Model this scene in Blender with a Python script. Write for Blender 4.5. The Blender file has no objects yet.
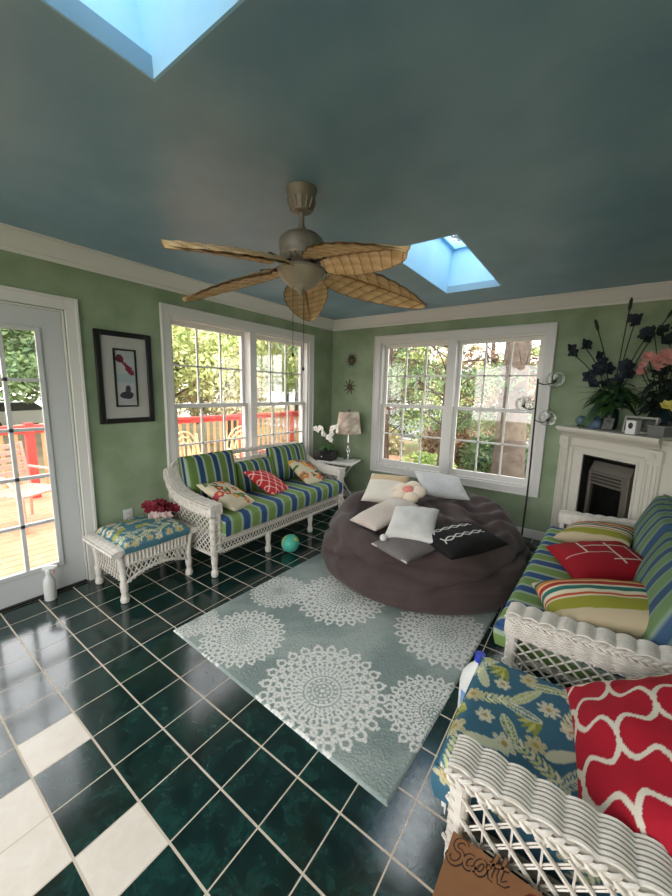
import bpy, math, random
import numpy as np
from mathutils import Matrix, Vector, Euler, noise

PI = math.pi
random.seed(7)
SC = bpy.context.scene
COL = SC.collection

# ---------------------------------------------------------------- camera
F_PX = 358.96
cam_d = bpy.data.cameras.new('camera')
cam = bpy.data.objects.new('camera', cam_d)
COL.objects.link(cam)
right = Vector((0.81198, 0.58327, 0.02202))
down = Vector((0.10994, -0.11578, -0.98717))
fwd = Vector((-0.57324, 0.80398, -0.15813))
m3 = Matrix((right, -down, -fwd)).transposed()
cam.matrix_world = Matrix.Translation((3.125, -0.497, 1.535)) @ m3.to_4x4()
cam_d.sensor_fit = 'HORIZONTAL'
cam_d.sensor_width = 36.0
cam_d.lens = 36.0 * F_PX / 672.0
cam_d.clip_start = 0.02
SC.camera = cam

# ---------------------------------------------------------------- colour management
SC.view_settings.view_transform = 'Standard'
SC.view_settings.look = 'None'
SC.view_settings.gamma = 1.0
SC.view_settings.use_curve_mapping = False
SC.view_settings.exposure = 1.98

# ---------------------------------------------------------------- sky: bright overcast, bluer overhead
W = bpy.data.worlds.new('overcast_sky')
SC.world = W
W.use_nodes = True
nt = W.node_tree
nt.nodes.clear()
o_ = nt.nodes.new('ShaderNodeOutputWorld')
b_ = nt.nodes.new('ShaderNodeBackground')
tc = nt.nodes.new('ShaderNodeTexCoord')
sx = nt.nodes.new('ShaderNodeSeparateXYZ')
rp = nt.nodes.new('ShaderNodeValToRGB')
nt.links.new(tc.outputs['Generated'], sx.inputs[0])
nt.links.new(sx.outputs['Z'], rp.inputs[0])
nt.links.new(rp.outputs[0], b_.inputs[0])
nt.links.new(b_.outputs[0], o_.inputs[0])
rp.color_ramp.elements[0].position = 0.0
rp.color_ramp.elements[0].color = (1.0, 0.965, 0.92, 1)
rp.color_ramp.elements[1].position = 0.9
rp.color_ramp.elements[1].color = (0.93, 0.96, 1.0, 1)
b_.inputs[1].default_value = 1.6

def portal(name, loc, direction, w, h):
    l = bpy.data.lights.new(name, 'AREA')
    l.shape = 'RECTANGLE'; l.size = w; l.size_y = h
    l.cycles.is_portal = True
    o = bpy.data.objects.new(name, l); COL.objects.link(o)
    o.location = loc
    o.rotation_euler = Vector(direction).to_track_quat('-Z', 'Y').to_euler()
    return o

# room constants
XR, YB, YF, H = 3.98, 3.75, -1.95, 2.49
SKY = [(1.838, 2.324, 1.84, 3.10), (1.886, 2.372, -1.05, 0.21)]   # skylight wells in the ceiling (x0,x1,y0,y1)
portal('daylight_left_window', (-0.17, 2.265, 1.35), (1, 0, 0), 1.9, 1.66)
portal('daylight_back_window', (1.73, 3.92, 1.35), (0, -1, 0), 1.9, 1.66)
portal('daylight_door', (-0.17, 0.075, 1.05), (1, 0, 0), 0.6, 1.7)
portal('daylight_added_fill_window', (2.0, YF - 0.17, 1.35), (0, 1, 0), 3.3, 1.9)  # portal of the unseen opening added for fill light
for a in SKY:
    portal('daylight_skylight', ((a[0] + a[1]) / 2, (a[2] + a[3]) / 2, 2.97), (0, 0, -1), 0.48, 1.24)

# ---------------------------------------------------------------- colours
def lin(c):
    c = c / 255.0
    return c / 12.92 if c <= 0.04045 else ((c + 0.055) / 1.055) ** 2.4
def rgb(r, g, b):
    return (lin(r), lin(g), lin(b), 1.0)
def arr(r, g, b):
    return np.array([lin(r), lin(g), lin(b)])

# ---------------------------------------------------------------- materials
def new_mat(name):
    m = bpy.data.materials.new(name); m.use_nodes = True
    n = m.node_tree.nodes; l = m.node_tree.links
    return m, n, l, n['Principled BSDF']
def mat(name, c, rough=0.6, metal=0.0, spec=0.5, var=None, vscale=6.0, bump=0.0, bscale=80.0, coat=0.0, sheen=0.0, trans=0.0):
    m, n, l, p = new_mat(name)
    p.inputs['Base Color'].default_value = c
    p.inputs['Roughness'].default_value = rough
    p.inputs['Metallic'].default_value = metal
    p.inputs['Specular IOR Level'].default_value = spec
    p.inputs['Coat Weight'].default_value = coat
    p.inputs['Sheen Weight'].default_value = sheen
    p.inputs['Transmission Weight'].default_value = trans
    t = n.new('ShaderNodeTexCoord')
    if var is not None:
        nz = n.new('ShaderNodeTexNoise'); nz.inputs['Scale'].default_value = vscale; nz.inputs['Detail'].default_value = 5
        l.new(t.outputs['Object'], nz.inputs['Vector'])
        r = n.new('ShaderNodeValToRGB'); r.color_ramp.elements[0].position = 0.35; r.color_ramp.elements[1].position = 0.68
        r.color_ramp.elements[0].color = c; r.color_ramp.elements[1].color = var
        l.new(nz.outputs['Fac'], r.inputs[0]); l.new(r.outputs[0], p.inputs['Base Color'])
    if bump > 0:
        nb = n.new('ShaderNodeTexNoise'); nb.inputs['Scale'].default_value = bscale; nb.inputs['Detail'].default_value = 3
        l.new(t.outputs['Object'], nb.inputs['Vector'])
        bp = n.new('ShaderNodeBump'); bp.inputs['Strength'].default_value = bump; bp.inputs['Distance'].default_value = 0.01
        l.new(nb.outputs['Fac'], bp.inputs['Height']); l.new(bp.outputs[0], p.inputs['Normal'])
    return m
def print_mat(name, rough=0.85, bump=0.15, bscale=250.0, sheen=0.0):
    """woven fabric whose printed pattern is stored on the mesh as a colour attribute"""
    m, n, l, p = new_mat(name)
    a = n.new('ShaderNodeAttribute'); a.attribute_name = 'print'
    l.new(a.outputs['Color'], p.inputs['Base Color'])
    p.inputs['Roughness'].default_value = rough
    p.inputs['Specular IOR Level'].default_value = 0.25
    p.inputs['Sheen Weight'].default_value = sheen
    t = n.new('ShaderNodeTexCoord')
    nb = n.new('ShaderNodeTexNoise'); nb.inputs['Scale'].default_value = bscale
    l.new(t.outputs['Object'], nb.inputs['Vector'])
    bp = n.new('ShaderNodeBump'); bp.inputs['Strength'].default_value = bump; bp.inputs['Distance'].default_value = 0.008
    l.new(nb.outputs['Fac'], bp.inputs['Height']); l.new(bp.outputs[0], p.inputs['Normal'])
    return m
def glass_mat(name, tint=(1, 1, 1, 1), base=0.04, gain=0.5):
    m = bpy.data.materials.new(name); m.use_nodes = True
    n = m.node_tree.nodes; l = m.node_tree.links; n.clear()
    o = n.new('ShaderNodeOutputMaterial'); mx = n.new('ShaderNodeMixShader')
    t = n.new('ShaderNodeBsdfTransparent'); g = n.new('ShaderNodeBsdfGlossy')
    t.inputs[0].default_value = tint; g.inputs['Roughness'].default_value = 0.02
    lw = n.new('ShaderNodeLayerWeight'); lw.inputs[0].default_value = 0.3
    ma = n.new('ShaderNodeMath'); ma.operation = 'MULTIPLY_ADD'; ma.inputs[1].default_value = gain; ma.inputs[2].default_value = base
    l.new(lw.outputs['Fresnel'], ma.inputs[0]); l.new(ma.outputs[0], mx.inputs[0])
    l.new(t.outputs[0], mx.inputs[1]); l.new(g.outputs[0], mx.inputs[2]); l.new(mx.outputs[0], o.inputs[0])
    return m

M = {}
M['wall'] = mat('green_sponged_plaster', rgb(134, 153, 121), 0.75, var=rgb(162, 176, 147), vscale=3.2, bump=0.05, bscale=60)
M['ceiling'] = mat('blue_sponged_ceiling_paint', rgb(118, 154, 176), 0.40, var=rgb(142, 174, 192), vscale=2.2)
M['well'] = mat('ceiling_blue_lit_copy', rgb(160, 212, 240), 0.7, var=rgb(174, 218, 243), vscale=4)  # ceiling blue made lighter and more saturated, daylight painted into the wells
M['trim'] = mat('white_trim_paint', rgb(226, 224, 220), 0.45)
M['door'] = mat('white_door_paint', rgb(206, 208, 208), 0.4)
M['glass'] = glass_mat('window_glass')
M['globe'] = glass_mat('clear_lamp_glass', tint=(0.93, 0.94, 0.93, 1), base=0.07, gain=0.45)
M['wicker'] = mat('white_painted_wicker', rgb(232, 226, 218), 0.55, var=rgb(214, 206, 196), vscale=30, bump=0.1, bscale=150)
M['fabric'] = print_mat('printed_fabric')
M['black'] = mat('black_lacquer', rgb(22, 20, 20), 0.35)
M['darkmetal'] = mat('dark_metal', rgb(58, 54, 50), 0.45, metal=0.6)
M['chrome'] = mat('polished_chrome', rgb(210, 210, 212), 0.12, metal=1.0)
M['white_plastic'] = mat('white_plastic', rgb(232, 232, 230), 0.35)

# ---------------------------------------------------------------- mesh builder
class MB:
    def __init__(s):
        s.v = []; s.f = []; s.m = []; s.c = None; s.mi = 0
    def add(s, verts, faces, X=None):
        k = len(s.v)
        if X is not None:
            verts = [X @ Vector(p) for p in verts]
        s.v.extend([tuple(p) for p in verts])
        s.f.extend([tuple(i + k for i in f) for f in faces])
        s.m.extend([s.mi] * len(faces))
        return s
    def box(s, c, d, X=None):
        x, y, z = c; a, b, e = d[0] / 2, d[1] / 2, d[2] / 2
        vs = [(x + i * a, y + j * b, z + k * e) for i in (-1, 1) for j in (-1, 1) for k in (-1, 1)]
        return s.add(vs, [(0, 1, 3, 2), (4, 6, 7, 5), (0, 4, 5, 1), (2, 3, 7, 6), (0, 2, 6, 4), (1, 5, 7, 3)], X)
    def b2(s, lo, hi, X=None):
        return s.box([(a + b) / 2 for a, b in zip(lo, hi)], [abs(b - a) for a, b in zip(lo, hi)], X)
    def tube(s, pts, r, n=6, closed=False, X=None, cap=True, flat=1.0):
        P = [Vector(p) for p in pts]
        k = len(P)
        R = r if isinstance(r, (list, tuple)) else [r] * k
        vs = []; fs = []
        up = None
        for i in range(k):
            if closed: t = P[(i + 1) % k] - P[i - 1]
            elif i == 0: t = P[1] - P[0]
            elif i == k - 1: t = P[-1] - P[-2]
            else: t = P[i + 1] - P[i - 1]
            if t.length < 1e-9: t = Vector((0, 0, 1))
            t.normalize()
            if up is None:
                up = Vector((0, 0, 1)) if abs(t.z) < 0.9 else Vector((1, 0, 0))
            a = t.cross(up)
            if a.length < 1e-6: a = t.orthogonal()
            a.normalize(); b = a.cross(t); up = b
            for j in range(n):
                q = 2 * PI * j / n
                vs.append(P[i] + a * (R[i] * math.cos(q)) + b * (R[i] * flat * math.sin(q)))
        for i in range(k if closed else k - 1):
            i2 = (i + 1) % k
            for j in range(n):
                j2 = (j + 1) % n
                fs.append((i * n + j, i * n + j2, i2 * n + j2, i2 * n + j))
        if cap and not closed:
            fs.append(tuple(range(n - 1, -1, -1))); fs.append(tuple((k - 1) * n + j for j in range(n)))
        return s.add(vs, fs, X)
    def lathe(s, prof, n=20, c=(0, 0, 0), X=None, cap=True):
        vs = []; fs = []
        for r, z in prof:
            for j in range(n):
                q = 2 * PI * j / n
                vs.append((c[0] + r * math.cos(q), c[1] + r * math.sin(q), c[2] + z))
        for i in range(len(prof) - 1):
            for j in range(n):
                j2 = (j + 1) % n
                fs.append((i * n + j, i * n + j2, (i + 1) * n + j2, (i + 1) * n + j))
        if cap:
            fs.append(tuple(range(n - 1, -1, -1))); fs.append(tuple((len(prof) - 1) * n + j for j in range(n)))
        return s.add(vs, fs, X)
    def prism(s, poly, z0, z1, X=None):
        n = len(poly)
        vs = [(x, y, z0) for x, y in poly] + [(x, y, z1) for x, y in poly]
        fs = [tuple(range(n - 1, -1, -1)), tuple(range(n, 2 * n))] + [(i, (i + 1) % n, n + (i + 1) % n, n + i) for i in range(n)]
        return s.add(vs, fs, X)
    def loft(s, sections, closed=True, cap=True, X=None):
        """rings of equal length joined along the list"""
        n = len(sections[0]); vs = [p for r in sections for p in r]; fs = []
        for i in range(len(sections) - 1):
            for j in range(n if closed else n - 1):
                j2 = (j + 1) % n
                fs.append((i * n + j, i * n + j2, (i + 1) * n + j2, (i + 1) * n + j))
        if cap and closed:
            fs.append(tuple(range(n - 1, -1, -1))); fs.append(tuple((len(sections) - 1) * n + j for j in range(n)))
        return s.add(vs, fs, X)
    def sphere(s, c, r, nu=16, nv=10, sc=(1, 1, 1), X=None):
        vs = []; fs = []
        for i in range(nv + 1):
            a = PI * i / nv
            for j in range(nu):
                q = 2 * PI * j / nu
                vs.append((c[0] + r * sc[0] * math.sin(a) * math.cos(q), c[1] + r * sc[1] * math.sin(a) * math.sin(q), c[2] + r * sc[2] * math.cos(a)))
        for i in range(nv):
            for j in range(nu):
                j2 = (j + 1) % nu
                fs.append((i * nu + j, (i + 1) * nu + j, (i + 1) * nu + j2, i * nu + j2))
        return s.add(vs, fs, X)
    def npgrid(s, P, cols=None):
        """P: (a,b,3) numpy grid"""
        a, b = P.shape[:2]; k = len(s.v)
        s.v.extend(map(tuple, P.reshape(-1, 3).tolist()))
        I = (np.arange(a * b).reshape(a, b) + k)
        q = np.stack([I[:-1, :-1], I[1:, :-1], I[1:, 1:], I[:-1, 1:]], -1).reshape(-1, 4)
        s.f.extend(map(tuple, q.tolist())); s.m.extend([s.mi] * len(q))
        if cols is not None:
            cc = cols.reshape(-1, 3)
            s.c = cc if s.c is None else np.concatenate([s.c, cc])
        return s

def obj(name, mb, m, parent=None, smooth=True, angle=40, bevel=0.0, seg=2, loc=None, rot=None, subsurf=0):
    me = bpy.data.meshes.new(name)
    me.from_pydata(mb.v, [], mb.f)
    for mm in (m if isinstance(m, (list, tuple)) else [m]):
        me.materials.append(mm)
    if max(mb.m, default=0) > 0:
        me.polygons.foreach_set('material_index', mb.m)
    if mb.c is not None:
        a = me.color_attributes.new('print', 'FLOAT_COLOR', 'POINT')
        cc = np.ones((len(mb.v), 4), dtype=np.float32); cc[:len(mb.c), :3] = mb.c
        a.data.foreach_set('color', cc.ravel())
    if smooth:
        me.polygons.foreach_set('use_smooth', [True] * len(me.polygons))
        me.update()
        me.set_sharp_from_angle(angle=math.radians(angle))
    me.update()
    o = bpy.data.objects.new(name, me); COL.objects.link(o)
    if bevel > 0:
        md = o.modifiers.new('edge', 'BEVEL'); md.width = bevel; md.segments = seg; md.limit_method = 'ANGLE'
    if subsurf:
        md = o.modifiers.new('smooth', 'SUBSURF'); md.levels = subsurf; md.render_levels = subsurf
    if parent is not None: o.parent = parent
    if loc is not None: o.location = loc
    if rot is not None: o.rotation_euler = rot
    return o
def tag(o, label, cat, group=None, kind=None):
    o['label'] = label; o['category'] = cat
    if group: o['group'] = group
    if kind: o['kind'] = kind
    return o
def thing(name, label, cat, loc=(0, 0, 0), rz=0.0, group=None):
    o = bpy.data.objects.new(name, None); COL.objects.link(o)
    o.empty_display_size = 0.1
    o.location = loc; o.rotation_euler = (0, 0, rz)
    return tag(o, label, cat, group)
def struct(name, mb, m, parent=None, label=None, **k):
    o = obj(name, mb, m, parent, **k)
    if parent is None: o['kind'] = 'structure'
    if label: o['label'] = label
    return o
def dup(root, loc=None, rot=None, label=None):
    r = root.copy(); COL.objects.link(r)
    if loc is not None: r.location = loc
    if rot is not None: r.rotation_euler = rot
    if label: r['label'] = label
    for ch in list(root.children):
        c = ch.copy(); COL.objects.link(c); c.parent = r
        for g in list(ch.children):
            d = g.copy(); COL.objects.link(d); d.parent = c
    return r
def fbm(P, sc, oct=3, seed=0.0):
    """smooth pseudo noise on numpy arrays from summed sines"""
    rng = np.random.RandomState(int(seed * 100) + 3)
    out = 0; amp = 1.0; tot = 0
    for o in range(oct):
        for k in range(4):
            d = rng.randn(P.shape[-1]); d /= np.linalg.norm(d)
            out = out + amp * np.sin((P @ d) * sc * (2 ** o) * (0.7 + 0.6 * rng.rand()) + rng.rand() * 6.28)
        tot += amp * 2; amp *= 0.5
    return out / tot
# ================================================================ the room
def make_floor():
    m, n, l, p = new_mat('green_marble_floor_tiles')
    t = n.new('ShaderNodeTexCoord'); sp = n.new('ShaderNodeSeparateXYZ'); l.new(t.outputs['Object'], sp.inputs[0])
    def math_(op, a, b=None, c=None):
        q = n.new('ShaderNodeMath'); q.operation = op
        for i, x in enumerate((a, b, c)):
            if x is None: continue
            if isinstance(x, (int, float)): q.inputs[i].default_value = x
            else: l.new(x, q.inputs[i])
        return q.outputs[0]
    T = 0.209
    u = math_('DIVIDE', math_('SUBTRACT', sp.outputs['X'], 0.02), T); v = math_('DIVIDE', sp.outputs['Y'], T)
    iu = math_('FLOOR', u); iv = math_('FLOOR', v)
    fu = math_('FRACT', u); fv = math_('FRACT', v)
    du = math_('MINIMUM', fu, math_('SUBTRACT', 1.0, fu)); dv = math_('MINIMUM', fv, math_('SUBTRACT', 1.0, fv))
    gu = math_('LESS_THAN', du, 0.013); gv = math_('LESS_THAN', dv, 0.019)
    grout = math_('MAXIMUM', gu, gv)
    white = None
    for (i, j) in ((6, -1), (9, -1), (7, -2), (8, -2), (7, -4), (8, -4)):
        w = math_('MULTIPLY', math_('COMPARE', iu, float(i), 0.1), math_('COMPARE', iv, float(j), 0.1))
        white = w if white is None else math_('MAXIMUM', white, w)
    # marbling, shifted per tile
    cell = n.new('ShaderNodeCombineXYZ'); l.new(iu, cell.inputs[0]); l.new(iv, cell.inputs[1])
    wn = n.new('ShaderNodeTexWhiteNoise'); l.new(cell.outputs[0], wn.inputs['Vector'])
    off = n.new('ShaderNodeVectorMath'); off.operation = 'MULTIPLY_ADD'
    l.new(wn.outputs['Color'], off.inputs[0]); off.inputs[1].default_value = (9, 9, 9); l.new(t.outputs['Object'], off.inputs[2])
    nz = n.new('ShaderNodeTexNoise'); nz.inputs['Scale'].default_value = 13; nz.inputs['Detail'].default_value = 7; nz.inputs['Roughness'].default_value = 0.68; nz.inputs['Distortion'].default_value = 0.8
    l.new(off.outputs[0], nz.inputs['Vector'])
    rg = n.new('ShaderNodeValToRGB'); e = rg.color_ramp.elements
    e[0].position = 0.42; e[0].color = rgb(8, 32, 31); e[1].position = 0.78; e[1].color = rgb(32, 74, 68)
    l.new(nz.outputs['Fac'], rg.inputs[0])
    rw = n.new('ShaderNodeValToRGB'); e = rw.color_ramp.elements
    e[0].position = 0.35; e[0].color = rgb(226, 214, 200); e[1].position = 0.7; e[1].color = rgb(238, 228, 216)
    l.new(nz.outputs['Fac'], rw.inputs[0])
    mx = n.new('ShaderNodeMix'); mx.data_type = 'RGBA'; l.new(white, mx.inputs['Factor']); l.new(rg.outputs[0], mx.inputs['A']); l.new(rw.outputs[0], mx.inputs['B'])
    m2 = n.new('ShaderNodeMix'); m2.data_type = 'RGBA'; l.new(grout, m2.inputs['Factor']); l.new(mx.outputs['Result'], m2.inputs['A']); m2.inputs['B'].default_value = rgb(206, 192, 174)
    l.new(m2.outputs['Result'], p.inputs['Base Color']); p.inputs['Specular IOR Level'].default_value = 0.8
    n2 = n.new('ShaderNodeTexNoise'); n2.inputs['Scale'].default_value = 30; n2.inputs['Detail'].default_value = 4; l.new(t.outputs['Object'], n2.inputs['Vector'])
    ro = math_('MULTIPLY_ADD', n2.outputs['Fac'], 0.14, 0.07)
    ro = math_('MAXIMUM', ro, math_('MULTIPLY', grout, 0.85)); ro = math_('MAXIMUM', ro, math_('MULTIPLY', white, 0.4))
    l.new(ro, p.inputs['Roughness'])
    bp = n.new('ShaderNodeBump'); bp.inputs['Strength'].default_value = 0.35; bp.inputs['Distance'].default_value = 0.003
    hgt = math_('ADD', math_('MULTIPLY', math_('SUBTRACT', 1.0, grout), 1.0), math_('MULTIPLY', nz.outputs['Fac'], 0.25))
    l.new(hgt, bp.inputs['Height']); l.new(bp.outputs[0], p.inputs['Normal'])
    return m
mb = MB(); mb.b2((-0.16, YF - 0.16, -0.12), (XR + 0.16, YB + 0.16, 0.0))
struct('floor', mb, make_floor(), smooth=False)

# openings
WL = (1.315, 3.215, 0.55, 2.155)     # left window rough opening y0 y1 z0 z1
WB = (0.785, 2.655, 0.55, 2.155)     # back window x0 x1 z0 z1
DR = (-0.40, 0.53, 0.0, 2.05)        # door opening y0 y1
WF = (0.4, 3.6, 0.35, 2.3)           # unseen front opening, added to let in fill light
T = 0.14
mb = MB()
def wall_x(mb, x0, x1, y0, y1, holes):
    cur = y0
    for (a, b, z0, z1) in sorted(holes):
        mb.b2((x0, cur, 0), (x1, a, H + 0.05))
        if z0 > 0: mb.b2((x0, a, 0), (x1, b, z0))
        mb.b2((x0, a, z1), (x1, b, H + 0.05)); cur = b
    mb.b2((x0, cur, 0), (x1, y1, H + 0.05))
def wall_y(mb, y0, y1, x0, x1, holes):
    cur = x0
    for (a, b, z0, z1) in sorted(holes):
        mb.b2((cur, y0, 0), (a, y1, H + 0.05))
        if z0 > 0: mb.b2((a, y0, 0), (b, y1, z0))
        mb.b2((a, y0, z1), (b, y1, H + 0.05)); cur = b
    mb.b2((cur, y0, 0), (x1, y1, H + 0.05))
wall_x(mb, -T, 0, YF - T, YB + T, [WL, DR]); struct('wall_left', mb, M['wall'], smooth=False)
mb = MB(); wall_y(mb, YB, YB + T, 0, XR, [WB]); struct('wall_back', mb, M['wall'], smooth=False)
mb = MB(); wall_x(mb, XR, XR + T, YF - T, YB + T, []); struct('wall_right', mb, M['wall'], smooth=False)
mb = MB(); wall_y(mb, YF - T, YF, 0, XR, [WF]); struct('wall_front', mb, M['wall'], smooth=False)
# ceiling with two skylight wells
mb = MB()
xs = [-T, 1.838, 2.324, XR + T]
def ceil_slab(mb):
    x0, x1 = -T, XR + T; y0, y1 = YF - T, YB + T
    a, b = SKY[1], SKY[0]
    z0, z1 = H, H + 0.06
    mb.b2((x0, y0, z0), (x1, a[2], z1))
    mb.b2((x0, a[2], z0), (a[0], a[3], z1)); mb.b2((a[1], a[2], z0), (x1, a[3], z1))
    mb.b2((x0, a[3], z0), (x1, b[2], z1))
    mb.b2((x0, b[2], z0), (b[0], b[3], z1)); mb.b2((b[1], b[2], z0), (x1, b[3], z1))
    mb.b2((x0, b[3], z0), (x1, y1, z1))
ceil_slab(mb); struct('ceiling', mb, M['ceiling'], smooth=False)
# skylights: a lined well, a frame and a pane each; the near well leans towards the ridge
for k, (a, lean, top) in enumerate(zip(SKY, ((0.02, 0.03), (-0.12, -0.02)), (2.88, 2.92))):
    mb = MB(); w = 0.03
    x0, x1, y0, y1 = a
    z0 = H - 0.001
    lo = [(x0, y0, z0), (x1, y0, z0), (x1, y1, z0), (x0, y1, z0)]
    hi = [(x + lean[0], y + lean[1], top) for x, y, _ in lo]
    lo2 = [(x0 - w, y0 - w, z0 + 0.003), (x1 + w, y0 - w, z0 + 0.003), (x1 + w, y1 + w, z0 + 0.003), (x0 - w, y1 + w, z0 + 0.003)]
    hi2 = [(x + lean[0], y + lean[1], top) for x, y, _ in lo2]
    vs = lo + hi + lo2 + hi2; fs = []
    for i in range(4):
        j = (i + 1) % 4
        fs += [(i, i + 4, j + 4, j), (i + 8, j + 8, j + 12, i + 12), (i, j, j + 8, i + 8), (i + 4, i + 12, j + 12, j + 4)]
    mb.add(vs, fs)
    o = struct('window_%d' % (k + 4), mb, M['well'], smooth=False, label='skylight well in ceiling blue with daylight painted in')
    mb = MB()
    X0, X1, Y0, Y1 = x0 + lean[0], x1 + lean[0], y0 + lean[1], y1 + lean[1]
    for lo_, hi_ in (((X0 - w, Y0 - w), (X0 + .03, Y1 + w)), ((X1 - .03, Y0 - w), (X1 + w, Y1 + w)), ((X0 + .03, Y0 - w), (X1 - .03, Y0 + .03)), ((X0 + .03, Y1 - .03), (X1 - .03, Y1 + w))):
        mb.b2((lo_[0], lo_[1], top), (hi_[0], hi_[1], top + 0.06))
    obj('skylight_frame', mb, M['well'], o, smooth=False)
    mb = MB(); mb.b2((X0, Y0, top + 0.02), (X1, Y1, top + 0.026)); obj('glass_pane', mb, M['glass'], o, smooth=False)

# crown moulding: a swept profile
prof = [(0.0, 0.0), (0.012, 0.0), (0.016, 0.022), (0.03, 0.03), (0.055, 0.075), (0.078, 0.10), (0.085, 0.112), (0.098, 0.116), (0.098, 0.13), (0.0, 0.13)]
def crown(name, a, b, nrm):
    mb = MB(); a = Vector(a); b = Vector(b); nr = Vector(nrm)
    t = (b - a).normalized()
    sec = []
    for s_, e in ((a, -1), (b, 1)):
        ring = []
        for d, z in prof:
            ring.append(s_ + nr * d + Vector((0, 0, z)) - t * (e * d if s_ is b else e * d))
        sec.append(ring)
    mb.loft([[tuple(p) for p in r] for r in sec]); struct(name, mb, M['trim'], angle=25)
zc = H - 0.13
crown('trim_1', (0, YF, zc), (0, YB, zc), (1, 0, 0))
crown('trim_2', (XR, YB, zc), (0, YB, zc), (0, -1, 0))
crown('trim_3', (XR, YF, zc), (XR, YB, zc), (-1, 0, 0))
crown('trim_4', (0, YF, zc), (XR, YF, zc), (0, 1, 0))
# baseboards
def base(name, lo, hi):
    mb = MB(); mb.b2(lo, hi); struct(name, mb, M['trim'], bevel=0.006)
base('baseboard_left', (0, 0.625, 0), (0.014, YB, 0.1))
base('baseboard_back', (0.0145, YB - 0.014, 0), (XR - 0.015, YB, 0.1))
base('baseboard_right', (XR - 0.014, YF + 0.015, 0), (XR, 2.6, 0.1))

def window(name, along0, along1, z0, z1, mapf, casing=0.088, label=None):
    """double window: two double-hung sashes with 3x2 grilles each, on a wall mapped by mapf(along, out, z)"""
    def bx(mb, a0, a1, o0, o1, q0, q1):
        p = mapf(a0, o0, q0); q = mapf(a1, o1, q1)
        mb.b2([min(i, j) for i, j in zip(p, q)], [max(i, j) for i, j in zip(p, q)])
    mb = MB(); c = casing
    bx(mb, along0 - c, along0, 0, 0.022, z0 - c, z1 + c); bx(mb, along1, along1 + c, 0, 0.022, z0 - c, z1 + c)
    bx(mb, along0, along1, 0, 0.022, z1, z1 + c); bx(mb, along0, along1, 0, 0.022, z0 - c, z0)
    # raised outer bead
    for a0, a1, q0, q1 in ((along0 - c, along0 - c + .018, z0 - c, z1 + c), (along1 + c - .018, along1 + c, z0 - c, z1 + c), (along0 - c + .018, along1 + c - .018, z1 + c - .018, z1 + c), (along0 - c + .018, along1 + c - .018, z0 - c, z0 - c + .018)):
        bx(mb, a0, a1, 0.022, 0.032, q0, q1)
    root = struct(name, mb, M['trim'], bevel=0.004, label=label)
    # jambs and central mullion
    mb = MB(); mid = (along0 + along1) / 2; mw = 0.045
    bx(mb, along0, along0 + .02, -T, 0, z0, z1); bx(mb, along1 - .02, along1, -T, 0, z0, z1)
    bx(mb, along0 + .02, along1 - .02, -T, 0, z1 - .02, z1); bx(mb, along0 + .02, along1 - .02, -T, 0, z0, z0 + .02)
    bx(mb, mid - mw, mid + mw, -T, 0.014, z0 + .02, z1 - .02)
    obj('jamb', mb, M['trim'], root, smooth=False)
    zm = (z0 + z1) / 2 + 0.005
    for a, b in ((along0 + .02, mid - mw), (mid + mw, along1 - .02)):
        for up in (0, 1):
            o0, o1 = ((-0.075, -0.04) if not up else (-0.115, -0.08))
            q0, q1 = ((z0 + .02, zm + .02) if not up else (zm - .02, z1 - .02))
            s = 0.04
            mb = MB()
            bx(mb, a, a + s, o0, o1, q0, q1); bx(mb, b - s, b, o0, o1, q0, q1)
            bx(mb, a + s, b - s, o0, o1, q0, q0 + (0.06 if not up else s)); bx(mb, a + s, b - s, o0, o1, q1 - s, q1)
            if not up:   # sash lock on the meeting rail
                cm = (a + b) / 2
                bx(mb, cm - .03, cm + .03, o0, o1, q1, q1 + .012)
            sash = obj('sash', mb, M['trim'], root, smooth=False)
            mb = MB(); oc = (o0 + o1) / 2; g = 0.009
            qa, qb = q0 + (0.06 if not up else s), q1 - s
            for k in (1, 2):
                x = a + s + (b - a - 2 * s) * k / 3
                bx(mb, x - g, x + g, oc - .008, oc + .008, qa, qb)
            zz = (qa + qb) / 2
            bx(mb, a + s, b - s, oc - .008, oc + .008, zz - g, zz + g)
            obj('muntin', mb, M['trim'], sash, smooth=False)
            mb = MB(); bx(mb, a + s, b - s, oc - .002, oc + .002, qa, qb)
            obj('glass_pane', mb, M['glass'], sash, smooth=False)
    return root
window('window_1', WL[0], WL[1], WL[2], WL[3], lambda a, o, z: (o, a, z), label='white double window above the sofa')
window('window_2', WB[0], WB[1], WB[2], WB[3], lambda a, o, z: (a, YB - o, z), label='white double window behind the bean bag')
# unseen front glazing, added behind the camera for fill daylight: a plain row of big panes
mb = MB()
for x in np.linspace(WF[0], WF[1], 5): mb.b2((x - .03, YF - .1, WF[2]), (x + .03, YF - .04, WF[3]))
for z in (WF[2], WF[3]): mb.b2((WF[0], YF - .1, z - .03), (WF[1], YF - .04, z + .03))
o = struct('window_3', mb, M['trim'], smooth=False, label='unseen glazing added behind the viewer for fill light')

# glazed door
mb = MB(); c = 0.085
mb.b2((0, DR[1] + .005, 0), (0.02, DR[1] + c, 2.14)); mb.b2((0, DR[0] - c, 0), (0.02, DR[0] - .005, 2.14)); mb.b2((0, DR[0] - .005, 2.055), (0.02, DR[1] + .005, 2.14))
mb.b2((0.02, DR[1] + c - .02, 0), (0.03, DR[1] + c, 2.14)); mb.b2((0.02, DR[0] - c, 2.12), (0.03, DR[1] + c - .02, 2.14))
mb.b2((-T, DR[1] - .012, 0), (0, DR[1], 2.05)); mb.b2((-T, DR[0], 0), (0, DR[0] + .012, 2.05)); mb.b2((-T, DR[0] + .012, 2.038), (0, DR[1] - .012, 2.05))
dr = struct('door_1', mb, M['trim'], bevel=0.003, label='white door frame at the left edge')
y0, y1 = DR[0] + .015, DR[1] - .016; g0, g1, h0, h1 = -0.235, 0.365, 0.215, 1.895
mb = MB()
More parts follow.
